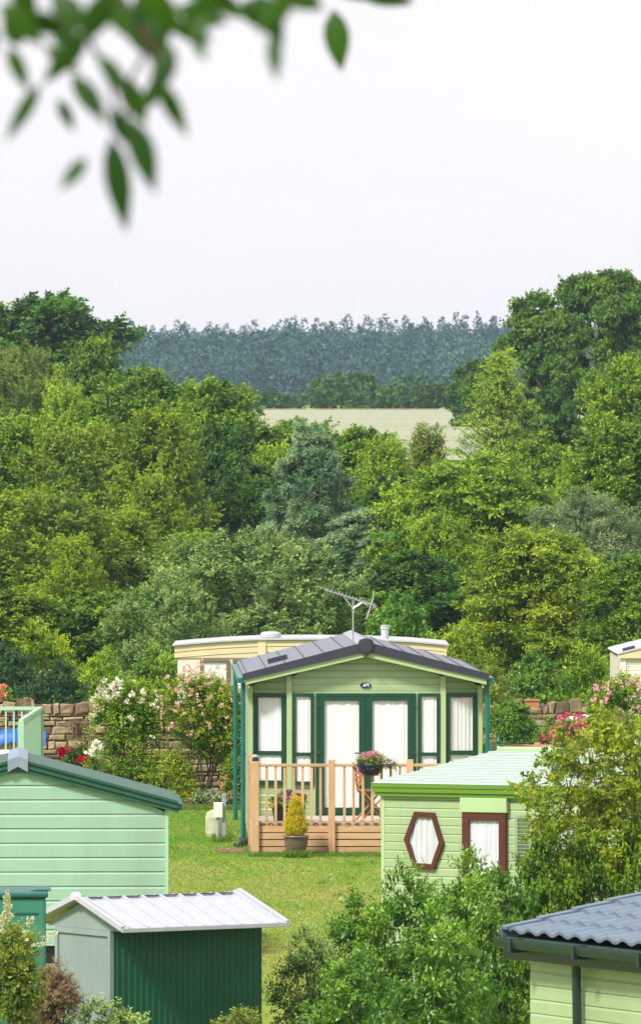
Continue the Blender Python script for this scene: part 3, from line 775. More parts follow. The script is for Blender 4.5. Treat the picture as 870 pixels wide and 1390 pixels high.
_daisies()
py_ = 107.75
pc = thing('potted_conifer', 'golden cone shaped conifer in a brown glazed pot on the grass before the deck', 'potted plant', (X(402, py_), py_, Hf(0, py_)))
g0 = Hf(0, py_); sc = py_ / F
pz0 = 0; ptop = Z(1134, py_) - g0
MB().lathe([(.085, 0), (.12, .03), (.155, .12), (.172, .2), (.176, ptop - .03), (.19, ptop - .025), (.19, ptop), (.165, ptop), (.155, ptop - .04), (.01, ptop - .045)], (0, 0, 0), 32).build('pot', M['pot'], pc, smooth=True)
lv = Leaves(31); r = lv.r; hh = (1134 - 1083) * sc
for i in range(720):
    h = r.random() ** 1.1; a = r.uniform(0, 6.28); rr_ = .17 * (1 - h) ** .75 * (.75 + .25 * min(1, h * 6)) * r.uniform(.7, 1.05)
    c_ = np.array([math.cos(a) * rr_, math.sin(a) * rr_, ptop + .0 + hh * .93 * h])
    o = nrm(np.array([math.cos(a) * .6, math.sin(a) * .6, .9]))
    lv.clump(c_, o, .02, 5, .075, 8, .022, .009, upb=.4, tint=.5 + r.normal() * .2, rnd=.4)
lv.obj('foliage', M['lf_gold'], pc)

# flower trough on the deck
tY = DF + .75; tx = X(392, tY); tz = fl + dg
tp = thing('flower_trough', 'black planter full of pink, red and yellow summer flowers on the deck behind the railing', 'planter', (tx, tY, tz))
MB().prism([(-.22, .0), (.22, 0), (.25, .22), (-.25, .22)], -.12, .12).build('box', M['black'], tp, bevel=.01)
ball(41, (0, 0, .27), (.27, .13, .12), 60, .10, 7, .04, .022, upb=.5).obj('foliage', M['lf_mid'], tp)
blooms(42, spots(1, (.02, -.03, .34), (.16, .1, .08), 26), .055).obj('pink_bloom', M['fl_rose'], tp)
blooms(43, spots(2, (.19, -.03, .31), (.10, .08, .08), 18), .05).obj('red_bloom', M['fl_red'], tp)
blooms(44, spots(3, (-.24, -.06, .22), (.04, .06, .05), 10), .055).obj('yellow_bloom', M['fl_yellow'], tp)
blooms(45, spots(4, (-.02, -.03, .42), (.09, .06, .03), 9), .05).obj('purple_bloom', M['fl_purple'], tp)

# basket hung over the rail
hY = DF - .17; hx_ = X(503, hY)
hb = thing('rail_planter', 'black trough of pink geraniums and trailing purple flowers hung on the deck rail', 'planter', (hx_, hY, rt + dg))
MB().lathe([(.10, -.17), (.15, -.12), (.185, -.02), (.19, 0), (.17, 0), (.16, -.03), (.01, -.035)], (0, 0, 0), 24).build('bowl', M['black'], hb, smooth=True)
for x_ in (-.08, .08): MB().beam((x_, .09, -.03), (x_, .21, .02), .02).build('hook', M['black'], hb)
ball(46, (0, 0, .03), (.2, .14, .10), 70, .10, 7, .035, .02, upb=.4).obj('foliage', M['lf_mid'], hb)
ball(47, (.26, -.02, .0), (.14, .08, .06), 20, .10, 7, .03, .012, upb=-.1).obj('trailing_foliage', M['lf_olive'], hb)
blooms(48, spots(5, (.0, -.02, .12), (.16, .1, .05), 38), .06).obj('pink_bloom', M['fl_rose'], hb)
blooms(49, np.concatenate([spots(6, (-.06, -.06, -.06), (.19, .13, .09), 90), spots(16, (.25, -.05, .0), (.12, .06, .06), 26)]), .028).obj('purple_bloom', M['fl_purple'], hb)

# folding chair
chY = DF + .7; chx = X(505, chY)
ch = thing('folding_chair', 'reddish brown slatted folding chair standing on the deck under the rail planter', 'chair', (chx, chY, fl + dg), math.radians(12))
for s_ in (-1, 1):
    MB().beam((-.21, s_ * .2, 0), (.19, s_ * .2, .44), .035, .022).build('leg', M['chair_wood'], ch)
    MB().beam((.21, s_ * .2, 0), (-.17, s_ * .2, .44), .035, .022).beam((-.17, s_ * .2, .44), (-.24, s_ * .2, .86), .035, .022).build('leg', M['chair_wood'], ch)
st_ = MB(); [st_.box(-.2 + k * .07, -.145 + k * .07, -.22, .22, .445, .465) for k in range(6)]; st_.build('seat', M['chair_wood'], ch)
bk = MB(); [bk.beam((-.195 - k * .012, -.2, .56 + k * .075), (-.195 - k * .012, .2, .56 + k * .075), .02, .05) for k in range(4)]; bk.build('backrest', M['chair_wood'], ch)

# ---------------------------------------------------------------- mint caravan at left
DM = 90.0
mc = thing('mint_caravan', 'mint green caravan end with dark green roof edge, behind the metal shed', 'static caravan', (X(25, DM), DM, Hf(-3.7, DM)), math.radians(2.2))
mg = Hf(-3.7, DM); mx0 = X(25, DM)
def mxx(px): return X(px, DM) - mx0
def mz(py): return Z(py, DM) - mg
hm = mxx(228); ez = mz(1098); rzz = mz(1046); LM = 2.7
def gxr(z): return hm if z <= ez else max(.0, (rzz + .04 - z) / (rzz + .04 - ez) * hm)
mw = siding(lambda z: -gxr(z), gxr, .25, rzz, .178, 0, .02)
mw.box(hm - .02, hm, .01, LM, .25, ez); mw.box(-hm, -hm + .02, .01, LM, .25, ez)
mw.prism([(-hm, .25), (hm, .25), (hm, ez), (0, rzz), (-hm, ez)], LM, LM + .02)
mw.build('wall', M['mint'], mc)
MB().box(hm - .035, hm + .008, -.025, .03, .25, ez).box(-hm - .008, -hm + .035, -.025, .03, .25, ez).box(-hm + .04, hm - .04, -.024, .0, .225, .25).build('corner_trim', M['mint_trim'], mc)
MB().box(-hm + .02, hm - .02, .05, LM, -.05, .25).build('chassis_skirt', M['black'], mc)
mrx = mxx(242); me0 = mz(1087); mr1 = mz(1029)
def ml(x): return mr1 - abs(x) * (me0 - mr1) / -mrx
MB().prism([(-mrx, me0), (0, mr1), (mrx, me0), (mrx, me0 - .05), (0, mr1 - .05), (-mrx, me0 - .05)], -.04, LM + .1).build('roof', M['green_roof'], mc)
bg = MB()
for sgn in (-1, 1):
    for k, (o1, o2, yy) in enumerate(((.012, .045, -.10), (.045, .075, -.075), (.075, .11, -.10), (.11, .135, -.075), (.135, .16, -.09))):
        pl = [(sgn * (mrx + .0), me0 + .012 - o1), (0, mr1 + .012 - o1), (0, mr1 + .012 - o2), (sgn * mrx, me0 + .012 - o2)]
        if sgn > 0: pl = pl[::-1]
        bg.prism(pl, yy, -.042)
bg.build('barge_board', M['green_roof'], mc)
w_ = .125
MB().prism([(-w_, ml(w_) + .02), (0, mr1 + .03), (w_, ml(w_) + .02), (w_, ml(w_) - .14), (0, mr1 - .105), (-w_, ml(w_) - .14)][::-1], -.125, -.1).prism([(-w_, ml(w_) + .03), (0, mr1 + .04), (w_, ml(w_) + .03), (w_, ml(w_) + .01), (0, mr1 + .015), (-w_, ml(w_) + .01)], -.1, LM + .1).build('ridge_cap', M['grey_plastic'], mc, bevel=.008)
MB().box(mrx - .02, mrx + .06, -.06, LM, me0 - .12, me0 - .04).build('gutter', M['green_roof'], mc)

# ---------------------------------------------------------------- lime caravan at right
DL = 84.0; TH = math.radians(-25)
lcx = X(519.5, DL); lg = Hf(lcx, DL)
lc = thing('lime_caravan', 'lime green caravan with pale hipped roof and brown six sided window, half behind bushes', 'static caravan', (lcx, DL, lg), TH)
ct, st2 = math.cos(TH), math.sin(TH)
def ltx(px, v=0):
    """local x on the front wall (local y = v) seen at pixel column px"""
    k = (px - 435) / F     # (lcx + u ct - v st) = k (DL + u st + v ct)
    return (k * (DL + v * ct) - lcx + v * st2) / (ct - k * st2)
def ltz(py, u, v=0): return Z(py, DL + u * st2 + v * ct) - lg
LL = 7.0; WL = 3.2
ze = EYE - (1080 - HY) * DL / F - lg           # top of the wall
lw = siding(lambda z: 0, lambda z: LL, .25, ze + .06, .097, 0, .014)
lw.box(0, .02, .01, WL, .25, ze + .05); lw.box(LL - .02, LL, .01, WL, .25, ze + .05); lw.box(0, LL, WL, WL + .02, .25, ze + .05)
lw.build('wall', M['lime'], lc)
MB().box(-.012, .03, -.02, .03, .25, ze + .04).box(LL - .03, LL + .01, -.02, .03, .25, ze + .04).build('corner_trim', M['lime_trim'], lc)
MB().box(.05, LL - .05, .05, WL - .05, -.05, .25).build('chassis_skirt', M['black'], lc)
o_ = .07
ft = EYE - (1062.5 - HY) * DL / F - lg
fa = MB()
for (z0, z1, dd) in ((ze - .0, ze + .045, .0), (ze + .045, ze + .10, .02), (ze + .10, ft, .03)):
    e_ = o_ + dd
    fa.box(-e_, LL + e_, -e_, -.03, z0, z1 - .001); fa.box(-e_, LL + e_, WL + .03, WL + e_, z0, z1 - .001)
    fa.box(-e_, -.03, -.03, WL + .03, z0, z1 - .001); fa.box(LL + .03, LL + e_, -.03, WL + .03, z0, z1 - .001)
fa.build('fascia', M['olive_fascia'], lc)
# hipped roof
e_ = .105; zr = EYE - (1018 - HY) * 85.1 / F - lg; inset = .74
A_ = (-e_, -e_, ft); B_ = (LL + e_, -e_, ft); C_ = (LL + e_, WL + e_, ft); D_ = (-e_, WL + e_, ft)
R1 = (inset, WL / 2, zr); R2 = (LL - inset, WL / 2, zr)
rfm = MB().add([A_, B_, C_, D_, R1, R2], [(0, 1, 5, 4), (2, 3, 4, 5), (1, 2, 5), (3, 0, 4), (3, 2, 1, 0)])
lroof = rfm.build('roof', M['pale_roof'], lc)
# tile courses on the front and hip slopes
tcs = MB(); ncr = 13
for k in range(1, ncr):
    t = k / ncr
    a = Vector(A_).lerp(Vector(R1), t); b = Vector(B_).lerp(Vector(R2), t); d_ = Vector(D_).lerp(Vector(R1), t)
    up_ = Vector((0, 0, .006)); tcs.beam(a + up_, b + up_, .022, .012); tcs.beam(a + up_, d_ + up_, .022, .012)
tcs.build('roof_course', M['pale_roof'], lroof)
rcp = MB().beam(Vector(R1) + Vector((0, 0, .012)), Vector(R2) + Vector((0, 0, .012)), .12, .05)
for k in range(9): rcp.beam(Vector(R1).lerp(Vector(R2), k / 9) + Vector((0, 0, .016)), Vector(R1).lerp(Vector(R2), k / 9 + .006) + Vector((0, 0, .016)), .13, .06)
rcp.build('ridge_cap', M['lime_trim'], lroof, bevel=.01)
MB().lathe([(.05, 0), (.055, .03), (.02, .05), (.035, .08), (.012, .12), (.004, .16)], (R1[0], R1[1], zr + .02), 10).beam((R1[0] - .12, R1[1], zr - .02), (R1[0], R1[1], zr + .09), .02).build('finial', M['green_roof'], lroof)
# hexagonal window
def hexp(g=0):
    c = ltx(577.5); zc = ltz(1140.5, c)
    hx = [(564.5, 1101.5), (591.5, 1103), (604.2, 1144), (591, 1180), (564, 1178), (550.5, 1139)]
    out = []
    for px, py in hx:
        u = ltx(px); out.append((c + (u - c) * (1 - g), zc + (ltz(py, u) - zc) * (1 - g * .75)))
    return out
ho, hi = hexp(), hexp(.24)
hm_ = MB(); n = 6
for i in range(n):
    j = (i + 1) % n
    vs = [(ho[i][0], -.06, ho[i][1]), (ho[j][0], -.06, ho[j][1]), (hi[j][0], -.06, hi[j][1]), (hi[i][0], -.06, hi[i][1])]
    vs += [(x, -.016, z) for x, y, z in vs]
    hm_.add(vs, [(3, 2, 1, 0), (0, 1, 5, 4), (2, 3, 7, 6)])
hwn = hm_.build('window', M['brown_frame'], lc, label='six sided window')
MB().prism(hi[::-1], -.04, -.036).build('pane', M['glass'], hwn)
cu = MB(); zlo = min(p[1] for p in hi); zhi = max(p[1] for p in hi)
def hexspan(x):
    zs = []
    for i in range(6):
        (x0, z0), (x1, z1) = hi[i], hi[(i + 1) % 6]
        if (x0 - x) * (x1 - x) <= 0 and x0 != x1: zs.append(z0 + (z1 - z0) * (x - x0) / (x1 - x0))
    return min(zs), max(zs)
vs = []; xa = min(p[0] for p in hi) + .004; xb = max(p[0] for p in hi) - .004
for i in range(61):
    x = xa + (xb - xa) * i / 60; a, b = hexspan(x); yy = -.024 + .006 * math.sin(x * 75 + 2 * math.sin(x * 13))
    vs += [(x, yy, a), (x, yy - .003, b)]
cu.add(vs, [(2 * i, 2 * i + 2, 2 * i + 3, 2 * i + 1) for i in range(60)]).build('curtain', M['curtain_grey'], hwn, smooth=True)
u0, u1 = ltx(630), ltx(689)
window(lc, u0, u1, ltz(1195, u0), ltz(1102.5, u0), -.014, .085, M['brown_frame'], curtain='curtain_grey', amp=.004)
MB().box(u0 - .02, u1 + .02, -.09, -.016, ltz(1102, u0) + .0, ze - .003).build('window_hood', M['lime_trim'], lc, bevel=.006)
u2, u3 = ltx(701), ltx(723)
lou = MB(); z0, z1 = ltz(1170, u2), ltz(1110, u2)
lou.box(u2, u2 + .03, -.05, -.016, z0, z1); lou.box(u3 - .03, u3, -.05, -.016, z0, z1); lou.box(u2, u3, -.052, -.016, z1, z1 + .03)
for k in range(12): lou.beam((u2 + .03, -.035, z0 + (k + .5) * (z1 - z0) / 12), (u3 - .03, -.035, z0 + (k + .5) * (z1 - z0) / 12), .012, .035, up=(0, -.6, 1))
lou.build('vent_panel', paint('grey_green_vent', (.22, .32, .20), .6), lc)
u4, u5 = ltx(726), ltx(790)
window(lc, u4, u5, ltz(1185, u4), ltz(1113, u4), -.014, .06, M['brown_frame'], curtain='curtain_grey', amp=.004)
MB().box(u4 - .02, u5 + .02, -.08, -.016, ltz(1112, u4), ze - .003).build('window_hood', M['lime_trim'], lc, bevel=.006)

# ---------------------------------------------------------------- metal shed
DS = 76.0; R_ = math.radians(33)
sx_ = X(102, DS); sg = Hf(sx_, DS)
shd = thing('metal_shed', 'small dark green steel shed with white ribbed roof beside the green tank', 'shed', (sx_, DS, sg), R_)
# local x runs along the ridge (right and away), local -y comes towards the camera
rl = 2.02; a_ = .92; zr_ = Z(1218.5, DS) - sg; ze_ = zr_ - .29
def sl_(y): return zr_ - abs(y) * .29 / a_
rm = MB().add([(0, 0, zr_), (rl, 0, zr_), (rl, -a_, ze_), (0, -a_, ze_), (rl, a_, ze_), (0, a_, ze_)] + [(x, y, z - .02) for x, y, z in ((0, 0, zr_), (rl, 0, zr_), (rl, -a_, ze_), (0, -a_, ze_), (rl, a_, ze_), (0, a_, ze_))],
              [(0, 3, 2, 1), (0, 1, 4, 5), (6, 7, 8, 9), (6, 11, 10, 7), (3, 9, 8, 2), (5, 4, 10, 11), (0, 6, 9, 3), (0, 5, 11, 6), (1, 2, 8, 7), (1, 7, 10, 4)])
srf = rm.build('roof', M['shed_roof'], shd)
rb = MB()
for k in range(9):
    x = .1 + k * (rl - .2) / 8
    for s_ in (-1, 1): rb.beam((x, s_ * .05, sl_(.05) + .012), (x, s_ * (a_ - .005), sl_(a_) + .012), .022, .028)
rb.build('roof_rib', M['shed_roof'], srf)
rt_ = MB()
for s_ in (-1, 1):
    rt_.beam((.012, 0, zr_ + .01), (.012, s_ * (a_ + .01), ze_ + .01), .04, .06); rt_.beam((rl - .012, 0, zr_ + .01), (rl - .012, s_ * (a_ + .01), ze_ + .01), .04, .06)
    rt_.beam((0, s_ * (a_ + .012), ze_ - .005), (rl, s_ * (a_ + .012), ze_ - .005), .03, .045)
rt_.build('roof_edge', M['shed_roof'], srf, bevel=.004)
MB().lathe([(.05, -.03), (.06, .02), (.03, .045)], (.015, 0, zr_ + .01), 10).build('ridge_end_cap', M['white'], srf)
ridge_gap = MB()
for k in range(8):
    x = .1 + k * (rl - .2) / 8
    ridge_gap.beam((x + .03, -.055, sl_(.055) + .016), (x + (rl - .2) / 8 - .03, -.055, sl_(.055) + .016), .03, .012)
ridge_gap.build('ridge_filler', M['navy'], srf)
wy = a_ - .38; 
gw = MB()
gw.add([(.1, -wy - .18, ze_ - .03), (.1, wy + .18, ze_ - .03), (.1, 0, zr_ - .035), (.13, -wy - .18, ze_ - .03), (.13, wy + .18, ze_ - .03), (.13, 0, zr_ - .035)], [(0, 2, 1), (3, 4, 5), (0, 1, 4, 3), (1, 2, 5, 4), (2, 0, 3, 5)])
gw.build('gable_panel', M['shed_grey'], shd)
def ribbed(x0, y0, x1, y1, z0, z1, pitch=.07, dep=.008):
    L_ = math.hypot(x1 - x0, y1 - y0); dx, dy = (x1 - x0) / L_, (y1 - y0) / L_; nx, ny = dy, -dx
    vs = []; n = int(L_ / pitch)
    prof = [(0, 0), (.6, 0), (.7, dep), (.9, dep)]
    for k in range(n):
        for t, o in prof:
            s = (k + t) * L_ / n; vs += [(x0 + dx * s + nx * o, y0 + dy * s + ny * o, z0), (x0 + dx * s + nx * o, y0 + dy * s + ny * o, z1)]
    vs += [(x1, y1, z0), (x1, y1, z1)]
    m_ = len(vs) // 2 - 1
    return MB().add(vs, [(2 * i, 2 * i + 2, 2 * i + 3, 2 * i + 1) for i in range(m_)])
zt_ = ze_ - .03
lwm = ribbed(.13, -wy, rl - .08, -wy, 0, zt_ + .02); q = ribbed(rl - .08, -wy, rl - .08, wy, 0, zt_ + .02); lwm.add(q.v, q.f)
q = ribbed(rl - .08, wy, .13, wy, 0, zt_ + .02); lwm.add(q.v, q.f)
lwm.build('wall', M['shed_green'], shd)
dd_ = ribbed(.115, wy - .04, .115, -wy + .04, .04, zt_ - .06, .05, .006); 
door = dd_.build('door', M['shed_grey'], shd)
MB().box(.085, .10, -.03, -.01, .8, .95).build('handle', M['black'], door)
fr_ = MB().box(.09, .135, -wy - .01, -wy + .04, 0, zt_ - .002).box(.09, .135, wy - .04, wy + .01, 0, zt_ - .002).box(.09, .135, -wy + .04, wy - .04, zt_ - .06, zt_ - .002)
fr_.build('door_frame', M['shed_grey'], shd)

# ---------------------------------------------------------------- green tank
DT = 73.5; tgx = X(0, DT); tg = Hf(tgx, DT)
tk = thing('storage_tank', 'green plastic storage tank with dark teal lid, cut by the left edge beside the shed', 'tank', (tgx, DT, tg), math.radians(2.5))
hw_ = X(63, DT) - tgx; tt = Z(1219, DT) - tg
tb = MB().box(-hw_, hw_, 0, 1.1, 0, tt); tb.build('body', M['tank_green'], tk, bevel=.03)
MB().box(-hw_ + .06, hw_ - .08, -.012, .0, tt - .16, tt - .145).box(-hw_ + .06, hw_ - .05, -.012, .0, tt - .45, tt - .435).build('groove', M['tank_lid'], tk)
MB().box(-hw_ - .02, hw_ + .02, -.03, 1.13, tt, tt + .055).build('lid', M['tank_lid'], tk, bevel=.018)
MB().prism([(.28, tt + .055), (.36, tt + .075), (.48, tt + .075), (.52, tt + .055)], .2, .8).build('lid_hump', M['tank_lid'], tk, bevel=.005)

# ---------------------------------------------------------------- tiled roof, bottom right
DR = 64.0
p0 = P(690, 1270, DR); ev = Vector((1.07, -2.03, 0)).normalized(); vv = Vector((-ev.y, ev.x, 0))
ang = math.atan2(ev.y, ev.x)
tr_ = thing('tiled_roof_caravan', 'caravan corner with grey blue wavy tile sheet roof and dark gutter, lower right corner', 'static caravan', (p0.x, p0.y, Hf(p0.x, p0.y)), ang)
g_ = Hf(p0.x, p0.y); ze2 = p0.z - g_
pitch = .27; course = .35; slope = .197; ncol = 12; LR = 5.2; nrow = 6
def wave(u):
    f = (u / pitch) % 1
    return .024 * (math.sin(math.pi * min(1, f / .62)) if f < .62 else -.35 * math.sin(math.pi * (f - .62) / .38))
vs = []; fs = []; nu = int(LR / pitch * ncol)
for rI in range(nrow):
    base = len(vs)
    for (v, dz) in ((rI * course - (0 if rI == 0 else .0), 0.0), (rI * course, .026), (rI * course + course * .5, .026 - .010), ((rI + 1) * course, .004)):
        for i in range(nu + 1):
            u = i * pitch / ncol
            vs.append((u, v, ze2 + .03 + v * slope + wave(u) + dz))
    for j in range(3):
        for i in range(nu):
            a = base + j * (nu + 1) + i; fs.append((a, a + 1, a + nu + 2, a + nu + 1))
tm_ = MB(); tm_.v = vs; tm_.f = fs
trf = tm_.build('roof', M['tile_steel'], tr_)
tw = nrow * course
MB().add([(-.0, .02, ze2 - .02), (LR, .02, ze2 - .02), (LR, tw, ze2 + tw * slope - .04), (0, tw, ze2 + tw * slope - .04)], [(0, 1, 2, 3)]).build('roof_underlay', M['black_gutter'], tr_)
# far slope
MB().add([(0, tw, ze2 + .03 + tw * slope), (LR, tw, ze2 + .03 + tw * slope), (LR, 2 * tw, ze2), (0, 2 * tw, ze2)], [(0, 1, 2, 3)]).build('rear_roof', M['tile_steel'], tr_)
vg = MB()
for rI in range(nrow):
    v0 = rI * course - .03; v1 = (rI + 1) * course
    vg.beam((-.035, v0, ze2 + .055 + v0 * slope + .018), (-.035, v1, ze2 + .055 + v1 * slope), .10, .035)
    vg.beam((-.08, v0, ze2 + .0 + v0 * slope), (-.08, v1, ze2 + .0 + v1 * slope), .02, .14)
vg.build('verge_trim', M['tile_steel'], tr_, bevel=.006)
gt = MB()
prof_ = [(.0, .03), (-.02, -.04), (-.06, -.07), (-.11, -.055), (-.125, 0), (-.125, .03), (-.115, .03), (-.112, 0), (-.10, -.04), (-.06, -.055), (-.03, -.03), (-.012, .03)]
n = len(prof_); vs = [(x, y, ze2 + z - .04) for x in (-.05, LR) for y, z in prof_]
gt.add(vs, [(i, (i + 1) % n, (i + 1) % n + n, i + n) for i in range(n)] + [tuple(range(n - 1, -1, -1)), tuple(range(n, 2 * n))])
for k in range(5): gt.box(.22 + k * 1.1, .27 + k * 1.1, -.135, .0, ze2 - .13, ze2 - .012)
gt.build('gutter', M['black_gutter'], tr_)
MB().box(-.1, LR, .0, .03, ze2 - .2, ze2 - .005).build('fascia', M['black_gutter'], tr_)
tw_ = siding(lambda z: 0.05, lambda z: LR, .2, ze2 - .06, .12, .2, .014)
tw_.box(.05, .07, .21, 2 * tw - .2, .2, ze2 - .02); tw_.box(.05, LR, 2 * tw - .2, 2 * tw - .18, .2, ze2 - .05)
tw_.prism([(0, 0)] * 3, 0, 0) if False else None
tw_.build('wall', M['sage'], tr_)
MB().tube([(1.0, .1, ze2 - .08), (1.0, .15, .0)], .04, 10).build('downpipe', M['black_gutter'], tr_)
gab = MB().add([(.05, .21, ze2 - .03), (.05, 2 * tw - .2, ze2 - .03), (.05, tw, ze2 + tw * slope - .01)], [(0, 1, 2)]); gab.build('gable_panel', M['sage'], tr_)

# ---------------------------------------------------------------- cream caravan behind the wall
DC = 141.0; ccx = X(421, DC); cg = Hf(ccx, DC)
cc = thing('cream_caravan', 'long cream caravan with shallow white bowed roof, partly hidden behind the slate roofed cabin', 'static caravan', (ccx, DC, cg), 0)
def cxx(px): return X(px, DC) - ccx
def cz(py): return Z(py, DC) - cg
tops = [(237, 875.5), (262, 873), (300, 870), (350, 867.5), (420, 867), (500, 868), (560, 870.5), (606, 875)]
pt = [(cxx(a), cz(b)) for a, b in tops]
wl_ = MB().prism([(pt[0][0] + .06, .1)] + [(x + (.06 if i == 0 else -.06 if i == len(pt) - 1 else 0), z - .02) for i, (x, z) in enumerate(pt)] + [(pt[-1][0] - .06, .1)], .05, 3.4)
wl_.build('wall', M['cream_pale'], cc)
zb_ = cz(893)
fas = MB()
for k in range(3):
    o1 = .03 + k * .115; o2 = o1 + .108
    for i in range(len(pt) - 1):
        z0a, z0b = pt[i][1] - o1, pt[i + 1][1] - o1
        z1a, z1b = (max(zb_, pt[i][1] - o2), max(zb_, pt[i + 1][1] - o2))
        z1a, z1b = [zb_ + (2 - k) * .09] * 2 if False else (z1a, z1b)
        if z0a - z1a < .002 and z0b - z1b < .002: continue
        fas.prism([(pt[i][0], z0a), (pt[i + 1][0], z0b), (pt[i + 1][0], min(z0b, z1b)), (pt[i][0], min(z0a, z1a))], .0 + k * .012, .05)
fas.build('fascia', M['cream'], cc)
MB().box(cxx(350), cxx(361), -.02, .0, zb_, cz(867)).build('fascia_pilaster', M['cream'], cc)
rm_ = MB(); n = len(pt)
rm_.prism([(x + (-.04 if i == 0 else .04 if i == n - 1 else 0), z + .01) for i, (x, z) in enumerate(pt)] + [(x + (-.04 if i == 0 else .04 if i == n - 1 else 0), z - .02) for i, (x, z) in list(enumerate(pt))[::-1]], -.05, 3.6)
crf = rm_.build('roof', M['white_roof'], cc)
MB().lathe([(.2, -.03), (.2, .04), (.15, .075), (.02, .085)], (cxx(367), .8, cz(864)), 20).build('roof_dome', M['white_roof'], crf)
MB().lathe([(.075, -.1), (.075, .17), (.09, .18), (.09, .21), (.075, .215), (.085, .25), (.02, .26)], (cxx(523), 1.2, cz(868)), 12).build('flue', M['white_roof'], crf)
for a, b in ((272, 311), (316, 352), (372, 420)):
    window(cc, cxx(a), cxx(b), cz(965), cz(895), .048, .05, paint('taupe_frame', (.16, .12, .10), .5), amp=.004)

# second cream caravan at the right edge
DQ = 134.0; qx = X(842, DQ); qg = Hf(qx, DQ)
qc = thing('beige_caravan', 'beige caravan end with grey roof cap, cut off by the right edge above the roses', 'static caravan', (qx, DQ, qg), 0)
def qxx(px): return X(px, DQ) - qx
def qz(py): return Z(py, DQ) - qg
qw = siding(lambda z: 0, lambda z: 3.1, .1, qz(893), .12, 0, .01); qw.box(0, 3.1, .01, 5, .1, qz(893)); qw.build('wall', M['cream_pale'], qc)
MB().prism([(qxx(838), qz(893.5)), (qxx(838), qz(888)), (qxx(950), qz(862)), (qxx(1062), qz(888)), (qxx(1062), qz(893.5))], -.08, -.02).build('fascia', M['cream'], qc)
MB().prism([(qxx(838), qz(888)), (qxx(840), qz(886)), (qxx(950), qz(858)), (qxx(1062), qz(886)), (qxx(1062), qz(888)), (qxx(950), qz(861.5))], -.1, 5).build('roof', M['white_roof'], qc)
MB().beam((qxx(846), .4, qz(883)), (qxx(862), .4, qz(879)), .3, .06).build('roof_vent', M['slate_dark'], qc)
MB().box(-.01, .09, -.03, -.01, .1, qz(894)).build('corner_trim', M['white'], qc)

# ---------------------------------------------------------------- dry stone walls
M['stones'] = {}
def stone_mat():
    m, n, l, b, o = new_mat('sandstone')
    at = n.new('ShaderNodeAttribute'); at.attribute_name = 'tint'
    cr = n.new('ShaderNodeValToRGB'); e = cr.color_ramp.elements
    e[0].position = 0; e[0].color = (.15, .11, .08, 1); e[1].position = 1; e[1].color = (.46, .36, .21, 1)
    e.new(.35).color = (.27, .19, .115, 1); e.new(.7).color = (.36, .29, .20, 1)
    l.new(at.outputs['Fac'], cr.inputs[0])
    tc = n.new('ShaderNodeTexCoord'); z = n.new('ShaderNodeTexNoise'); z.inputs['Scale'].default_value = 7; z.inputs['Detail'].default_value = 8
    z.inputs['Roughness'].default_value = .7; l.new(tc.outputs['Object'], z.inputs[0])
    mr = n.new('ShaderNodeMapRange'); mr.inputs['From Min'].default_value = .3; mr.inputs['From Max'].default_value = .7; mr.inputs['To Min'].default_value = .55; mr.inputs['To Max'].default_value = 1.35
    l.new(z.outputs[0], mr.inputs[0])
    v = n.new('ShaderNodeVectorMath'); v.operation = 'SCALE'; l.new(cr.outputs[0], v.inputs[0]); l.new(mr.outputs[0], v.inputs['Scale'])
    l.new(v.outputs[0], b.inputs['Base Color']); b.inputs['Roughness'].default_value = .95; b.inputs['Specular IOR Level'].default_value = .15
    bp = n.new('ShaderNodeBump'); bp.inputs['Distance'].default_value = .02; l.new(z.outputs[0], bp.inputs['Height']); l.new(bp.outputs[0], b.inputs['Normal'])
    return m
M['stone'] = stone_mat()
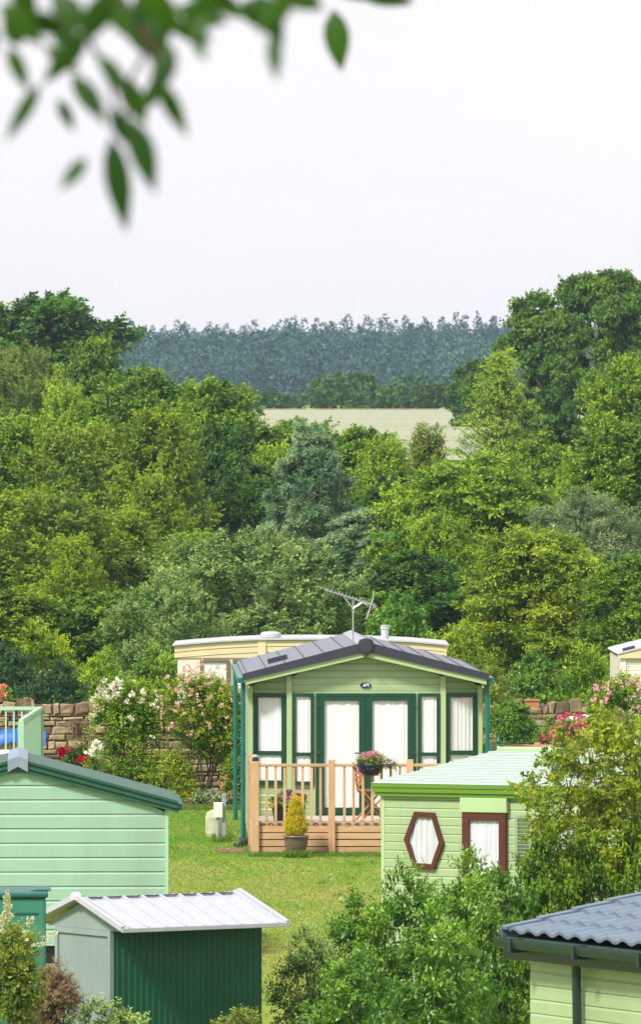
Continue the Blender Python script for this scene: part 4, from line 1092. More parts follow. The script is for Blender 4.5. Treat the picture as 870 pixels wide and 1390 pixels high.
def stone_wall(name, label, x0, x1, y0, y1, ztop, seed):
    """coursed rubble: every stone a rounded, jittered block; copings set on edge"""
    r = random.Random(seed); L_ = math.hypot(x1 - x0, y1 - y0); dx, dy = (x1 - x0) / L_, (y1 - y0) / L_
    vs = []; fs = []; tint = []
    def stone(s0, s1, z0, z1, out, t, jj=1):
        base = len(vs); nx_, nz = 3, 2; g = .008
        c = [(s0 + g, z0 + g), (s1 - g, z0 + g), (s1 - g, z1 - g), (s0 + g, z1 - g)]
        c = [(a + r.uniform(-.016, .016) * jj, b + r.uniform(-.012, .012) * jj) for a, b in c]
        w, h = s1 - s0, z1 - z0; ins = min(.03, w * .2, h * .25)
        ctr = ((s0 + s1) / 2, (z0 + z1) / 2)
        rings = [(0, .0), (0, -.06), (ins, -.06 - out)]
        for k, (i_, o_) in enumerate(rings):
            for a, b in c:
                aa = a + (ctr[0] - a) / (w / 2) * i_; bb = b + (ctr[1] - b) / (h / 2) * i_ if i_ else b
                oo = o_ - (r.uniform(-.008, .012) if k == 2 else 0)
                vs.append((x0 + dx * aa + dy * -oo * -1 * 1 if False else x0 + dx * aa + dy * (-oo) * 1, y0 + dy * aa - dx * (-oo), bb))
        for k in range(2):
            for i in range(4):
                j = (i + 1) % 4; fs.append((base + k * 4 + i, base + k * 4 + j, base + (k + 1) * 4 + j, base + (k + 1) * 4 + i)); tint.append(t)
        fs.append((base + 8, base + 9, base + 10, base + 11)); tint.append(t)
    zb = min(Hf(x0, y0), Hf(x1, y1)) - .1
    z = zb; cope = .26
    while z < ztop - cope - .02:
        h = r.uniform(.045, .15); h = min(h, ztop - cope - z); s = 0
        while s < L_:
            w = r.uniform(.08, .42)
            stone(s, min(L_, s + w), z, z + h, r.uniform(.0, .035), min(1, max(0, r.gauss(.5, .26)))); s += w
        z += h
    s = 0
    while s < L_:
        w = r.uniform(.07, .34); hh = cope * r.uniform(.45, 1.1)
        stone(s, min(L_, s + w), z, z + hh, r.uniform(.0, .05), min(1, max(0, r.gauss(.35, .2))), 2.4); s += w
    # core that closes the joints
    b = len(vs); th_ = .38
    for (q, o2) in ((0, .035), (L_, .035), (L_, -th_), (0, -th_)):
        for zz in (zb, z + cope * .62):
            vs.append((x0 + dx * q + dy * o2, y0 + dy * q - dx * o2, zz))
    fs += [(b, b + 2, b + 3, b + 1), (b + 2, b + 4, b + 5, b + 3), (b + 4, b + 6, b + 7, b + 5), (b + 6, b, b + 1, b + 7), (b + 1, b + 3, b + 5, b + 7)]; tint += [0.02] * 5
    mb = MB(); mb.v = vs; mb.f = fs; o = mb.build(name, M['stone']); a = o.data.attributes.new('tint', 'FLOAT', 'FACE'); a.data.foreach_set('value', tint)
    tag(o, label, 'stone wall'); return o
stone_wall('stone_wall', 'old dry stone wall with climbing roses behind the lawn at the left', X(-120, 126), X(352, 127), 126, 127, Z(950, 126), 4)
stone_wall('stone_wall', 'low rubble stone wall showing above the lime caravan roof, right of the slate roofed cabin', X(655, 133), X(980, 135), 133, 135, Z(950, 133), 9)

# flower bed along the foot of the wall
bedv = sheet('flower_bed', np.linspace(122.6, 125.9, 8), lambda y: (X(225, 124), X(342, 124)), 12, .035, M['soil'])
# ---------------------------------------------------------------- shrubs and flowers by the wall
def flowers(e_seed, base, pts, size, mat, name, parent):
    o = blooms(e_seed, np.array(pts) - np.array(base), size).obj(name, M[mat], parent); return o
def shrub(name, label, c, rad, seed, mat, nsh, L=.05, Wd=.03, sl=.18, upb=.4, n=8, cat='shrub', group=None, stems=6, per=6):
    """free standing shrub: c is its centre (world), rad its half sizes"""
    gz_ = Hf(c[0], c[1]); e = thing(name, label, cat, (c[0], c[1], gz_), 0, group)
    lv = Leaves(seed); r = lv.r; cz_ = c[2] - gz_
    lob = [(nrm(r.normal(size=3)) * np.array(rad) * .55 + np.array([0, 0, cz_])) for _ in range(9)]
    lob += [np.array([r.normal() * rad[0] * .35, r.normal() * rad[1] * .35, max(.04, (cz_ - rad[2] * .4) * (k_ + .5) / 4)]) for k_ in range(4)]
    for i in range(int(nsh * 1.3)):
        q = lob[i % 13]; o = nrm(r.normal(size=3) + np.array([0, -.25, .3]))
        p = q + o * np.array(rad) * .42 * r.uniform(.7, 1.1)
        lv.clump(p, o, min(rad) * .12, per, sl, n, L, Wd, upb=upb, tint=.45 + r.normal() * .13 + .1 * math.sin(i % 9 * 2.1))
    lv.obj('foliage', M[mat], e)
    mb = MB()
    for i in range(stems):
        q = lob[i % 9]; limb(mb, (r.normal() * .05, r.normal() * .05, -.05), q, .02, .008, r)
    mb.build('stems', M['bark'], e)
    return e
def bloom_on(e, seed, c, rad, n, size, mat, name='blossom'):
    p = spots(seed, np.array(c) - np.array(e.location), rad, n)
    r = np.random.default_rng(seed + 1); p += r.normal(size=p.shape) * np.array(rad) * .12
    return blooms(seed, p, size).obj(name, M[mat], e)

c = P(178, 985, 125.2); s = 125 / F
e = shrub('white_rose_bush', 'tall rose bush with clusters of white blooms climbing the stone wall', tuple(c), (52 * s, .35, 76 * s), 101, 'lf_bright', 420, upb=.5, sl=.2)
bloom_on(e, 5, P(165, 940, 125.0), (34 * s, .3, 18 * s), 26, .12, 'fl_white'); bloom_on(e, 6, P(195, 972, 125.0), (30 * s, .3, 40 * s), 22, .09, 'fl_white')
bloom_on(e, 7, P(133, 965, 125.0), (12 * s, .2, 22 * s), 12, .1, 'fl_cream')
c = P(279, 968, 124.7)
e = shrub('pink_honeysuckle', 'large bushy honeysuckle with pale pink flowers leaning on the wall beside the cabin', tuple(c), (66 * s, .5, 58 * s), 102, 'lf_yellow', 760, upb=.4, sl=.2)
bloom_on(e, 8, P(276, 955, 124.4), (58 * s, .4, 48 * s), 120, .07, 'fl_pink')
c = P(318, 1040, 124.2)
e = shrub('coral_rose', 'thin coral rose growing by the cabin downpipe', tuple(c), (15 * s, .15, 45 * s), 103, 'lf_mid', 60)
bloom_on(e, 9, P(308, 1062, 124), (14 * s, .15, 12 * s), 7, .08, 'fl_coral')
c = P(108, 1040, 124.6)
e = shrub('red_rose_bush', 'rose bush with deep red blooms above the dark green roof edge', tuple(c), (28 * s, .2, 24 * s), 104, 'lf_dark', 70)
bloom_on(e, 10, P(89, 1018, 124.3), (10 * s, .1, 5 * s), 9, .11, 'fl_red'); bloom_on(e, 11, P(120, 1032, 124.3), (11 * s, .1, 10 * s), 13, .12, 'fl_red')
c = P(130, 1045, 124.0)
e = shrub('white_lily', 'white lilies with yellow centres beside the red rose bush', tuple(c), (7 * s, .1, 28 * s), 105, 'lf_bright', 24)
bloom_on(e, 12, P(129, 1020, 123.8), (8 * s, .08, 9 * s), 9, .13, 'fl_white')
# bedding plants
rr = random.Random(8)
for i, (px, mt, fm, lab) in enumerate(((236, 'lf_bright', 'fl_white', 'low white flowered plant at the left end of the bed'), (252, 'lf_yellow', 'fl_yellow', 'yellow variegated plant at the wall foot, left in the bed'),
                                      (268, 'lf_apple', 'fl_cream', 'cream variegated plant second from the left among the bed plants'), (284, 'lf_grey', 'fl_white', 'silvery white plant behind the meter post'),
                                      (300, 'lf_grey', 'fl_cream', 'silver leaved plant right of the meter post'), (314, 'lf_olive', 'fl_coral', 'small olive plant with coral flowers near the cabin corner'))):
    yb = 124.0 + rr.uniform(-.5, .6); cpt = P(px, 1079, yb); zz = Hf(cpt.x, yb)
    e = shrub('bedding_plant', lab, (cpt.x, yb, zz + .1), (.13, .13, .1), 200 + i, mt, 26, L=.045, Wd=.025, sl=.1, cat='plant', group='bedding plants along the wall foot', stems=2, per=4)
    bloom_on(e, 210 + i, (cpt.x, yb - .05, zz + .14), (.12, .1, .07), 14, .045, fm)
# box bush, pink roses, right side
s2 = 130 / F
e = shrub('round_bush', 'dense dark green round bush right of the slate roofed cabin', tuple(P(695, 982, 129)), (38 * s2, .45, 26 * s2), 110, 'lf_laurel', 420, sl=.1, L=.045, Wd=.03, n=6)
e = shrub('hot_pink_rose', 'bush of hot pink roses in front of the low rubble wall', tuple(P(765, 1000, 128)), (34 * s2, .35, 22 * s2), 111, 'lf_mid', 150)
bloom_on(e, 13, P(775, 985, 127.6), (24 * s2, .2, 14 * s2), 34, .10, 'fl_hot'); bloom_on(e, 14, P(748, 1006, 127.6), (14 * s2, .2, 10 * s2), 18, .09, 'fl_hot')
e = shrub('pale_rose_bush', 'rose bush with pale pink and white blooms below the beige caravan', tuple(P(842, 960, 127)), (44 * s2, .4, 44 * s2), 112, 'lf_bright', 260)
bloom_on(e, 15, P(848, 950, 126.6), (36 * s2, .3, 30 * s2), 50, .08, 'fl_pink'); bloom_on(e, 16, P(815, 945, 126.6), (16 * s2, .2, 12 * s2), 6, .12, 'fl_rose')
# dry brown clump on top of the wall
e = shrub('valerian_clump', 'brownish faded plant growing out of the stone wall face', tuple(P(108, 988, 125.8)), (16 * s, .14, 10 * s), 113, 'lf_dry', 60, L=.03, Wd=.02, sl=.09, stems=1)
e.location.z += 0
# coral roses on the left edge above the wall
e = shrub('orange_rose', 'coral orange roses at the left edge above the stone wall', tuple(P(-2, 950, 127.6)), (14 * s, .2, 20 * s), 114, 'lf_mid', 50)
bloom_on(e, 17, P(2, 942, 127.2), (7 * s, .1, 12 * s), 12, .12, 'fl_coral')

# ---------------------------------------------------------------- meter post, hose
uY = 112.0; ux = X(300, uY); ug = Hf(ux, uY)
mp_ = thing('meter_post', 'white electric hook up box on a grey post on the lawn left of the cabin', 'hook up post', (ux, uY, ug), math.radians(10))
us = uY / F
MB().box(.02, .075, -.03, .03, 0, Z(1077, uY) - ug).build('post', M['grey_post'], mp_, bevel=.004)
MB().box(-.11, .018, -.08, .02, Z(1110, uY) - ug, Z(1089, uY) - ug).build('socket_box', M['white'], mp_, bevel=.012)
MB().tube([(-.05, -.03, 0), (-.05, -.03, Z(1110, uY) - ug)], .028, 10).build('conduit', M['grey_post'], mp_)
bo = MB().lathe([(.13, 0), (.15, .06), (.15, .30), (.13, .38), (.06, .42), (.01, .43)], (0, 0, 0), 18).build('bollard', M['stone_pale'])
bo.location = (X(292, 113), 113.2, Hf(X(292, 113), 113.2)); tag(bo, 'pale mossy rounded stone bollard just behind the white meter box', 'bollard')
hs = MB().tube([P(306, 1114, 112.2) + Vector((0, 0, 0)), (X(315, 112.3), 112.3, Hf(0, 112.3) + .03), (X(323, 112.2), 112.2, Hf(0, 112.3) + .05), (X(329, 112.0), 112.0, Hf(0, 112) + .10)], .012, 8).build('hose', M['hose'], smooth=True)
tag(hs, 'yellow hose running from the meter post to the cabin', 'hose')
cb = MB().tube([(X(318, 111), 110.6, Hf(0, 110) + .02), (X(326, 111), 110.8, Hf(0, 111) + .05), (X(330, 111), 111, Hf(0, 111) + .2), (X(333, 111), 111.2, Hf(0, 111) + .3)], .014, 8).build('cable', M['black'], smooth=True)
tag(cb, 'black cable looping from the grass up to the cabin corner', 'cable')
wp = MB().tube([(X(322, 110.5), 110.3, Hf(0, 110) + .02), (X(338, 110.5), 110.7, Hf(0, 110) + .09)], .05, 10).build('waste_pipe', M['slate_dark'], smooth=True)
tag(wp, 'dark grey waste pipe lying at the foot of the cabin corner', 'pipe')
so_ = MB().lathe([(.001, .02), (.2, .018), (.33, .004)], (0, 0, 0), 24).build('bare_patch', paint('bare_earth', (.17, .11, .05), .95, .3, 9, bump=.01))
so_.location = (X(316, 110), 109.3, Hf(0, 109.3)); so_['kind'] = 'structure'; so_.scale = (.8, 2.2, 1)

# ---------------------------------------------------------------- mint veranda railing, fence and tarpaulin at left
VN, VF = 100.0, 106.0
vr = thing('veranda_railing', 'mint green veranda railing with slatted side panel beyond the dark green roof', 'railing', (X(29, VN), VN, Hf(-4, VN)))
vg_ = Hf(-4, VN); zt2 = Z(979, VN) - vg_; xF = X(55.7, VF) - X(29, VN); zf = zt2 - 1.0
pn = MB()
for k in range(22):
    t0, t1 = k / 22, (k + .86) / 22
    pn.beam((xF * (t0 + t1) / 2, (VF - VN) * (t0 + t1) / 2, zf + .0), (xF * (t0 + t1) / 2, (VF - VN) * (t0 + t1) / 2, zt2 - .04), .235, .02, up=(1, 0, 0))
pn.build('side_panel', M['mint_trim'], vr)
bl = MB(); yb_ = VF - VN
for k in range(24):
    x = xF - .04 - k * .115; bl.box(x - .012, x + .012, yb_ - .012, yb_ + .012, zf - .0, zt2 - .03)
bl.build('back_balusters', M['mint_trim'], vr)
rl_ = MB().beam((xF, yb_, zt2), (xF - 2.9, yb_, zt2), .06, .05).beam((0, 0, zt2), (xF, yb_, zt2), .06, .05).beam((xF, yb_, zt2 - .62), (xF - 2.9, yb_, zt2 - .62), .03, .03)
rl_.build('top_rail', M['mint_trim'], vr)
for x, y in ((0, 0), (xF, yb_), (xF - 2.9, yb_), (-2.9, 0)):
    MB().box(x - .04, x + .04, y - .04, y + .04, -.3, zt2 - .0).build('post', M['mint_trim'], vr)
MB().box(-2.9, max(xF, 0) + .02, 0, yb_, zf - .1, zf).build('floor', M['plank'], vr)
MB().box(-.0, .09, -.05, .0, zf + .0, zf + .28).build('meter_box', M['white'], vr)
wf = thing('wooden_fence', 'weathered upright plank fence seen through the mint railing at the left edge', 'fence', (X(-60, 111), 111, Hf(-5, 111)))
fg = Hf(-5, 111); fp = MB()
for k in range(12): fp.box(k * .092, k * .092 + .085, 0, .02, 0, Z(1002, 111) - fg + (.01 if k % 3 else -.01))
fp.build('planks', M['plank'], wf); MB().box(0, 1.1, .02, .06, .3, .38).box(0, 1.1, .02, .06, .9, .98).build('rail', M['plank'], wf)
bt = MB(); vs = []; nx_ = 30
for i in range(nx_ + 1):
    x = i / nx_ * 1.36; s_ = .03 * math.sin(x * 17) + .02 * math.sin(x * 37)
    for (y, z) in ((-.12, -.16 + s_), (-.10, -.02 + s_ * .6), (.0, .05 + s_ * .5), (.12, -.02 + s_ * .6), (.13, -.14)): vs.append((x, y, z))
bt.add(vs, [(i * 5 + j, i * 5 + j + 1, (i + 1) * 5 + j + 1, (i + 1) * 5 + j) for i in range(nx_) for j in range(4)])
o = bt.build('tarpaulin', M['blue'], smooth=True); o.location = (X(-60, 110.9), 111.0, Z(995, 111)); tag(o, 'bright blue tarpaulin draped over the plank fence at the left edge', 'tarpaulin')
wt = thing('garden_table', 'white flat topped garden table just beyond the roof peak at the left edge', 'table', (X(5, 97), 97, Hf(-4, 97)))
wz = Z(1019, 97) - Hf(-4, 97); MB().box(-.5, .22, -.35, .35, wz - .04, wz).build('tabletop', M['white'], wt, bevel=.01)
for a in (-.44, .16):
    for b in (-.3, .3): MB().beam((a, b, 0), (a, b, wz - .04), .04).build('leg', M['white'], wt)
# timber rail behind the lime caravan
tf = thing('timber_rail_fence', 'low pale timber rail with a capped post behind the lime caravan roof', 'fence', (X(660, 114), 114, Hf(2.6, 114)))
tg2 = Hf(2.6, 114)
MB().box(0, X(760, 114) - X(660, 114), -.03, .03, Z(1016, 114) - tg2, Z(1011, 114) - tg2).build('rail', M['pine_wood'], tf)
for px in (664, 728, 758): MB().box(X(px, 114) - X(660, 114) - .04, X(px, 114) - X(660, 114) + .04, -.04, .04, 0, Z(1008, 114) - tg2).build('post', M['pine_post'], tf)
for k in range(9):
    x = .1 + k * .11; MB().box(x - .015, x + .015, -.015, .015, .2, Z(1016, 114) - tg2 - .002).build('baluster', M['pine_post'], tf)
# small timber planter and white sheet by the low wall
bxp = thing('timber_planter', 'small brown timber box on the bank beside the low rubble wall', 'planter', (X(723, 131), 131.6, Z(962, 131)))
MB().box(-.12, .12, -.1, .1, 0, .12).box(-.14, .14, -.12, .12, .122, .15).build('box', M['chair_wood'], bxp)
wsx = MB().prism([(-.45, -.10), (-.3, .0), (.1, .06), (.42, .05), (.5, -.02), (.2, -.0), (-.2, -.03)][::-1], -.3, .3).build('white_dinghy_cover', M['white']); wsx.location = P(786, 975, 129.5)
tag(wsx, 'white curved cover lying behind the hot pink roses', 'cover')

# ---------------------------------------------------------------- trees
G = 'trees on the bank behind the caravans'
TREES = [
 # back row against the sky
 ('broadleaf_tree', 'broad1', 62, 396, 330, 250, 'lf_dark', 'tall dark green tree breaking the skyline at the left edge'),
 ('broadleaf_tree', 'broad3', 128, 455, 325, 110, 'lf_mid', 'mid green tree on the right shoulder of the tall left skyline tree'),
 ('broadleaf_tree', 'broad1', -20, 402, 335, 150, 'lf_mid', 'round green tree cut by the left edge at the skyline'),
 ('willow_tree', 'willow', 28, 470, 290, 150, 'lf_olive', 'dull olive round tree at the left edge below the skyline trees'),
 ('broadleaf_tree', 'broad2', 190, 488, 270, 170, 'lf_mid', 'leafy mid green tree right of the dull olive tree'),
 ('broadleaf_tree', 'broad1', 292, 512, 262, 150, 'lf_mid', 'round topped green tree left of the field, above the dark glossy tree'),
 ('broadleaf_tree', 'broad3', 305, 575, 240, 130, 'lf_dark', 'dark glossy tree between the feathery hawthorn and the blue pine'),
 ('broadleaf_tree', 'broad2', 405, 560, 262, 150, 'lf_mid', 'bushy green tree just under the left end of the pale field'),
 ('broadleaf_tree', 'broad1', 490, 578, 258, 150, 'lf_mid', 'round green tree below the middle of the pale field'),
 ('birch_tree', 'birch', 580, 568, 250, 90, 'lf_olive', 'thin airy birch rising against the right of the field'),
 ('oak_tree', 'oak', 818, 364, 345, 215, 'lf_oak', 'very large spreading dark tree filling the right skyline'),
 ('broadleaf_tree', 'broad1', 905, 372, 350, 190, 'lf_oak', 'dark tree at the right edge touching the great skyline tree'),
 ('broadleaf_tree', 'broad3', 655, 488, 520, 110, 'lf_dark', 'distant dark round tree left of the great skyline tree'),
 ('larch_tree', 'larch', 680, 476, 240, 190, 'lf_larch', 'young pointed yellow green larch in front of the great dark tree'),
 ('broadleaf_tree', 'broad2', 855, 470, 255, 160, 'lf_bright', 'bright yellow green tree at the right edge below the great dark tree'),
 ('broadleaf_tree', 'broad3', 760, 560, 245, 130, 'lf_dark', 'dark green tree between the larch and the right edge tree'),
 # middle row
 ('hawthorn_tree', 'haw2', 110, 570, 232, 190, 'lf_haw', 'wide olive hawthorn left of the tall feathery one'),
 ('hawthorn_tree', 'haw3', 15, 560, 236, 170, 'lf_mid', 'green hawthorn at the left edge at mid height'),
 ('hawthorn_tree', 'haw1', 218, 540, 222, 170, 'lf_haw', 'tall feathery yellowish hawthorn in the left middle'),
 ('broadleaf_tree', 'broad2', 345, 620, 225, 130, 'lf_dark', 'dark leafy tree at the left flank of the blue pine'),
 ('pine_tree', 'pine', 422, 572, 215, 150, 'lf_pine', 'blue green pine with puffed needles in the middle of the bank'),
 ('pine_tree', 'pine', 482, 690, 208, 150, 'lf_pine', 'shorter blue green pine at the lower right of the taller pine'),
 ('broadleaf_tree', 'broad1', 540, 640, 225, 130, 'lf_dark', 'dark green tree between the pine and the layered bright tree'),
 ('layered_tree', 'layer1', 640, 606, 205, 240, 'lf_bright', 'bright green tree with layered drooping boughs right of centre'),
 ('cherry_tree', 'broad2', 845, 560, 215, 190, 'lf_mid', 'leafy green cherry like tree at the right edge at mid height'),
 ('willow_tree', 'willow', 800, 668, 202, 190, 'lf_grey', 'soft grey green willow at the right above the layered yellow green tree'),
 ('broadleaf_tree', 'broad3', 735, 600, 228, 140, 'lf_mid', 'green tree under the larch, above the grey willow'),
 # front row
 ('hawthorn_tree', 'haw2', 50, 660, 198, 230, 'lf_haw', 'large olive hawthorn filling the lower left of the bank'),
 ('hawthorn_tree', 'haw3', 165, 690, 200, 160, 'lf_haw', 'upright olive hawthorn beside the large lower left one'),
 ('hawthorn_tree', 'haw3', 265, 720, 196, 150, 'lf_mid', 'green hawthorn behind the grey leaved apple tree'),
 ('apple_tree', 'apple', 335, 705, 178, 300, 'lf_apple', 'pale leaved apple tree with upright shoots behind the cream caravan'),
 ('apple_tree', 'apple', 225, 775, 172, 160, 'lf_apple', 'smaller pale leaved tree at the left end of the cream caravan'),
 ('layered_tree', 'layer2', 728, 700, 182, 240, 'lf_yellow', 'yellow green tree with tiered sprays at the lower right of the bank'),
 ('broadleaf_tree', 'broad1', 560, 745, 190, 160, 'lf_dark', 'dark tree in the gap behind the aerial and flue'),
 ('broadleaf_tree', 'broad3', 480, 800, 180, 150, 'lf_mid', 'low green tree directly behind the aerial'),
 ('broadleaf_tree', 'broad2', 860, 745, 178, 150, 'lf_mid', 'mid green tree above the beige caravan at the right edge'),
 ('broadleaf_tree', 'broad1', 640, 800, 186, 150, 'lf_dark', 'low dark tree under the layered bright tree'),
 ('broadleaf_tree', 'broad3', 130, 800, 182, 150, 'lf_mid', 'low green tree at the foot of the left hawthorns'),
 ('broadleaf_tree', 'broad1', 20, 800, 182, 150, 'lf_haw', 'low olive tree at the left edge above the yellow bush'),
 ('rowan_tree', 'haw3', 88, 520, 262, 120, 'lf_bright', 'light green tree between the dull olive tree and the wide olive hawthorn'),
 ('rowan_tree', 'haw3', 250, 560, 248, 110, 'lf_mid', 'narrow mid green tree just behind the tip of the feathery hawthorn'),
 ('ash_tree', 'haw3', 372, 600, 238, 110, 'lf_bright', 'light green tree at the upper left of the blue pine'),
 ('ash_tree', 'haw3', 520, 592, 242, 110, 'lf_bright', 'fresh green tree between the blue pine and the layered bright tree'),
 ('hawthorn_tree', 'haw1', 100, 720, 192, 120, 'lf_yellow', 'yellowish hawthorn in front of the large olive one'),
 ('hawthorn_tree', 'haw3', 210, 640, 210, 120, 'lf_haw', 'olive hawthorn just below the feathery one'),
 ('ash_tree', 'haw3', 790, 610, 225, 120, 'lf_bright', 'fresh green tree between the larch and the cherry like tree'),
 ('ash_tree', 'broad2', 600, 690, 198, 110, 'lf_bright', 'slender bright tree at the left side of the layered bright tree'),
 ('ash_tree', 'haw3', 690, 640, 212, 130, 'lf_yellow', 'yellow green tree directly under the larch'),
]
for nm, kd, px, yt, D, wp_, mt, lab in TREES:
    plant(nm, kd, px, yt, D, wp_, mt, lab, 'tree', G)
# outside the frame so that the bank carries on to both sides
# bushes at the foot of the bank
GB = 'bushes at the foot of the bank'
BUSH = [
 ('bush', 'bush2', 60, 850, 150, 130, 'lf_yellow', 'bright yellow green bush above the stone wall at the left'),
 ('bush', 'bush1', 15, 880, 146, 120, 'lf_ivy', 'dark ivy covered bush over the stone wall at the left edge'),
 ('bush', 'bush1', 80, 905, 138, 110, 'lf_ivy', 'low dark ivy mound on the stone wall top'),
 ('bush', 'bush2', 140, 885, 142, 100, 'lf_bright', 'leafy green bush behind the white rose bush'),
 ('bush', 'bush2', 215, 880, 150, 110, 'lf_mid', 'green bush at the left end wall of the cream caravan'),
 ('laurel_bush', 'bush1', 548, 812, 160, 120, 'lf_laurel', 'glossy laurel bush behind the white flue'),
 ('bush', 'bush2', 625, 850, 148, 110, 'lf_yellow', 'yellow green shrub at the right gable of the slate roofed cabin'),
 ('bush', 'bush2', 660, 905, 138, 90, 'lf_olive', 'olive shrub between the cabin downpipe and the round bush'),
 ('bush', 'bush1', 730, 890, 145, 110, 'lf_laurel', 'dark leafy bush above the low rubble wall'),
 ('bush', 'bush2', 800, 880, 142, 110, 'lf_bright', 'light green shrub left of the beige caravan'),
 ('bush', 'bush2', 590, 865, 152, 70, 'lf_bright', 'pale young shoots behind the right slope of the slate roof'),
]
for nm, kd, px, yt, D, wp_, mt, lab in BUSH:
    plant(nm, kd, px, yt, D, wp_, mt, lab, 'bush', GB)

# foreground laurel bank in front of the lime caravan
GF = 'leafy shrubs in front of the lime caravan'
for px, yt, D, wp_, kd, mt, lab in (
    (560, 1178, 79.0, 150, 'bush2', 'lf_laurel', 'fresh green shrub under the six sided window'),
    (640, 1165, 78.0, 170, 'bush2', 'lf_laurel', 'fresh green shrub covering the sill of the brown framed window'),
    (490, 1215, 78.5, 150, 'bush2', 'lf_laurel', 'fresh green shrub left of the lime caravan corner'),
    (425, 1262, 77.5, 120, 'bush2', 'lf_apple', 'pale green shrub nearest the shed corner'),
    (590, 1235, 75.0, 190, 'bush2', 'lf_laurel', 'large fresh green shrub in the bottom middle'),
    (480, 1290, 74.0, 170, 'bush2', 'lf_laurel', 'low fresh green shrub at the bottom left of the group'),
    (690, 1190, 76.5, 150, 'bush1', 'lf_laurel', 'fresh green shrub touching the tiled roof verge'),
    (735, 1140, 78.5, 130, 'bush1', 'lf_mid', 'darker green shrub beneath the olive elder'),
    (800, 1135, 79.0, 130, 'bush2', 'lf_mid', 'green shrub half hidden in the middle of the olive elder'),
    (865, 1110, 79.2, 130, 'bush2', 'lf_bright', 'bright green shrub at the right edge above the tiled roof')):
    plant('leafy_shrub', kd, px, yt, D, wp_, M[mt] and mt, lab, 'shrub', GF)
# big olive elder like shrub at right, with flat flower heads
EY = 79.5; s3 = EY / F
ec = P(812, 1100, EY); el_ = thing('elder_shrub', 'tall loose olive shrub with flat yellowish flower heads over the lime caravan roof', 'shrub', (ec.x, EY, Hf(ec.x, EY)))
lv = Leaves(140); r = lv.r; st_ = MB()
for i in range(330):
    a = r.uniform(0, 6.283); q = math.sqrt(r.random()) * 1.02; px = 818 + 88 * q * math.cos(a); py = 1085 + 120 * q * math.sin(a)
    if px < 805 and py < 1012: continue
    b_ = np.array(P(px, py, EY + r.uniform(-.5, .5)) - Vector(el_.location))
    lv.spray(b_, np.array([-.35 + r.normal() * .7, -.3 + r.normal() * .4, .15 + r.normal() * .4]), r.uniform(.22, .45), 9, 8, .068, .030, tint=.5 + r.normal() * .15, droop=.15)
    if i % 22 == 0: limb(st_, (r.normal() * .1, r.normal() * .1, -.1), b_, .02, .006, r, 5)
for i in range(90):      # skirt down to the ground
    b_ = np.array([r.normal() * .5, r.normal() * .4, r.uniform(.1, 1.5)])
    lv.spray(b_, np.array([r.normal() * .7, -.3 + r.normal() * .4, .3]), .35, 8, 8, .06, .025, tint=.4)
lv.obj('foliage', M['lf_elder'], el_); st_.build('stems', M['bark'], el_)
ele2 = Leaves(141); r = ele2.r
for i in range(70):
    a = P(r.uniform(725, 880), r.uniform(960, 1190), EY - .35 + r.uniform(-.2, .2)) - Vector(el_.location)
    n_ = 14; p = np.array(a) + np.concatenate([r.normal(size=(n_, 2)) * .035, r.normal(size=(n_, 1)) * .006], 1)
    ele2.leaves(p, nrm(r.normal(size=(n_, 3)) * np.array([1, 1, .3])), np.full(n_, .022), np.full(n_, .02), r.uniform(0, 1, n_), 1)
ele2.obj('flower_heads', M['lf_flowerlets'], el_)
tw2 = MB()
for i in range(16):
    a = P(r.uniform(800, 900), r.uniform(1010, 1180), EY - .3) - Vector(el_.location); b = Vector(a) + Vector((r.uniform(-.5, -.1), r.uniform(-.1, .1), r.uniform(.0, .3)))
    limb(tw2, a, b, .008, .003, r, 4, .12)
tw2.build('bare_twigs', M['bark_pale'], el_)

# bottom left corner plants
e = shrub('yellow_spire_shrub', 'shrub with cream yellow flower spires at the lower left corner before the tank', tuple(P(12, 1312, 71.5)), (.36, .3, .5), 150, 'lf_olive', 260, L=.04, Wd=.024, sl=.16)
sp = []
r = np.random.default_rng(4)
for (bx_, by_, tx_, ty_, n_) in ((14, 1252, 9, 1212, 46), (30, 1275, 44, 1246, 16), (4, 1270, 2, 1240, 16), (48, 1285, 72, 1266, 14)):
    for k in range(n_):
        t = r.random(); q = P(bx_ + (tx_ - bx_) * t + r.normal() * 4 * (1 - t * .6), by_ + (ty_ - by_) * t + r.normal() * 2, 71.2); sp.append(q - Vector(e.location))
blooms(151, sp, .04).obj('flower_spires', M['fl_cream'], e)
shrub('dry_clump', 'dry brown seed head clump at the foot of the shed door', tuple(P(72, 1368, 73.0)), (.26, .25, .42), 152, 'lf_dry', 260, L=.035, Wd=.02, sl=.12, cat='plant')
plant('weed_bush', 'bush2', 150, 1362, 72.5, 190, 'lf_apple', 'pale green weeds along the foot of the shed wall', 'bush', None)
plant('weed_bush', 'bush2', 330, 1375, 73.0, 190, 'lf_olive', 'olive green weeds below the right end of the shed', 'bush', None)

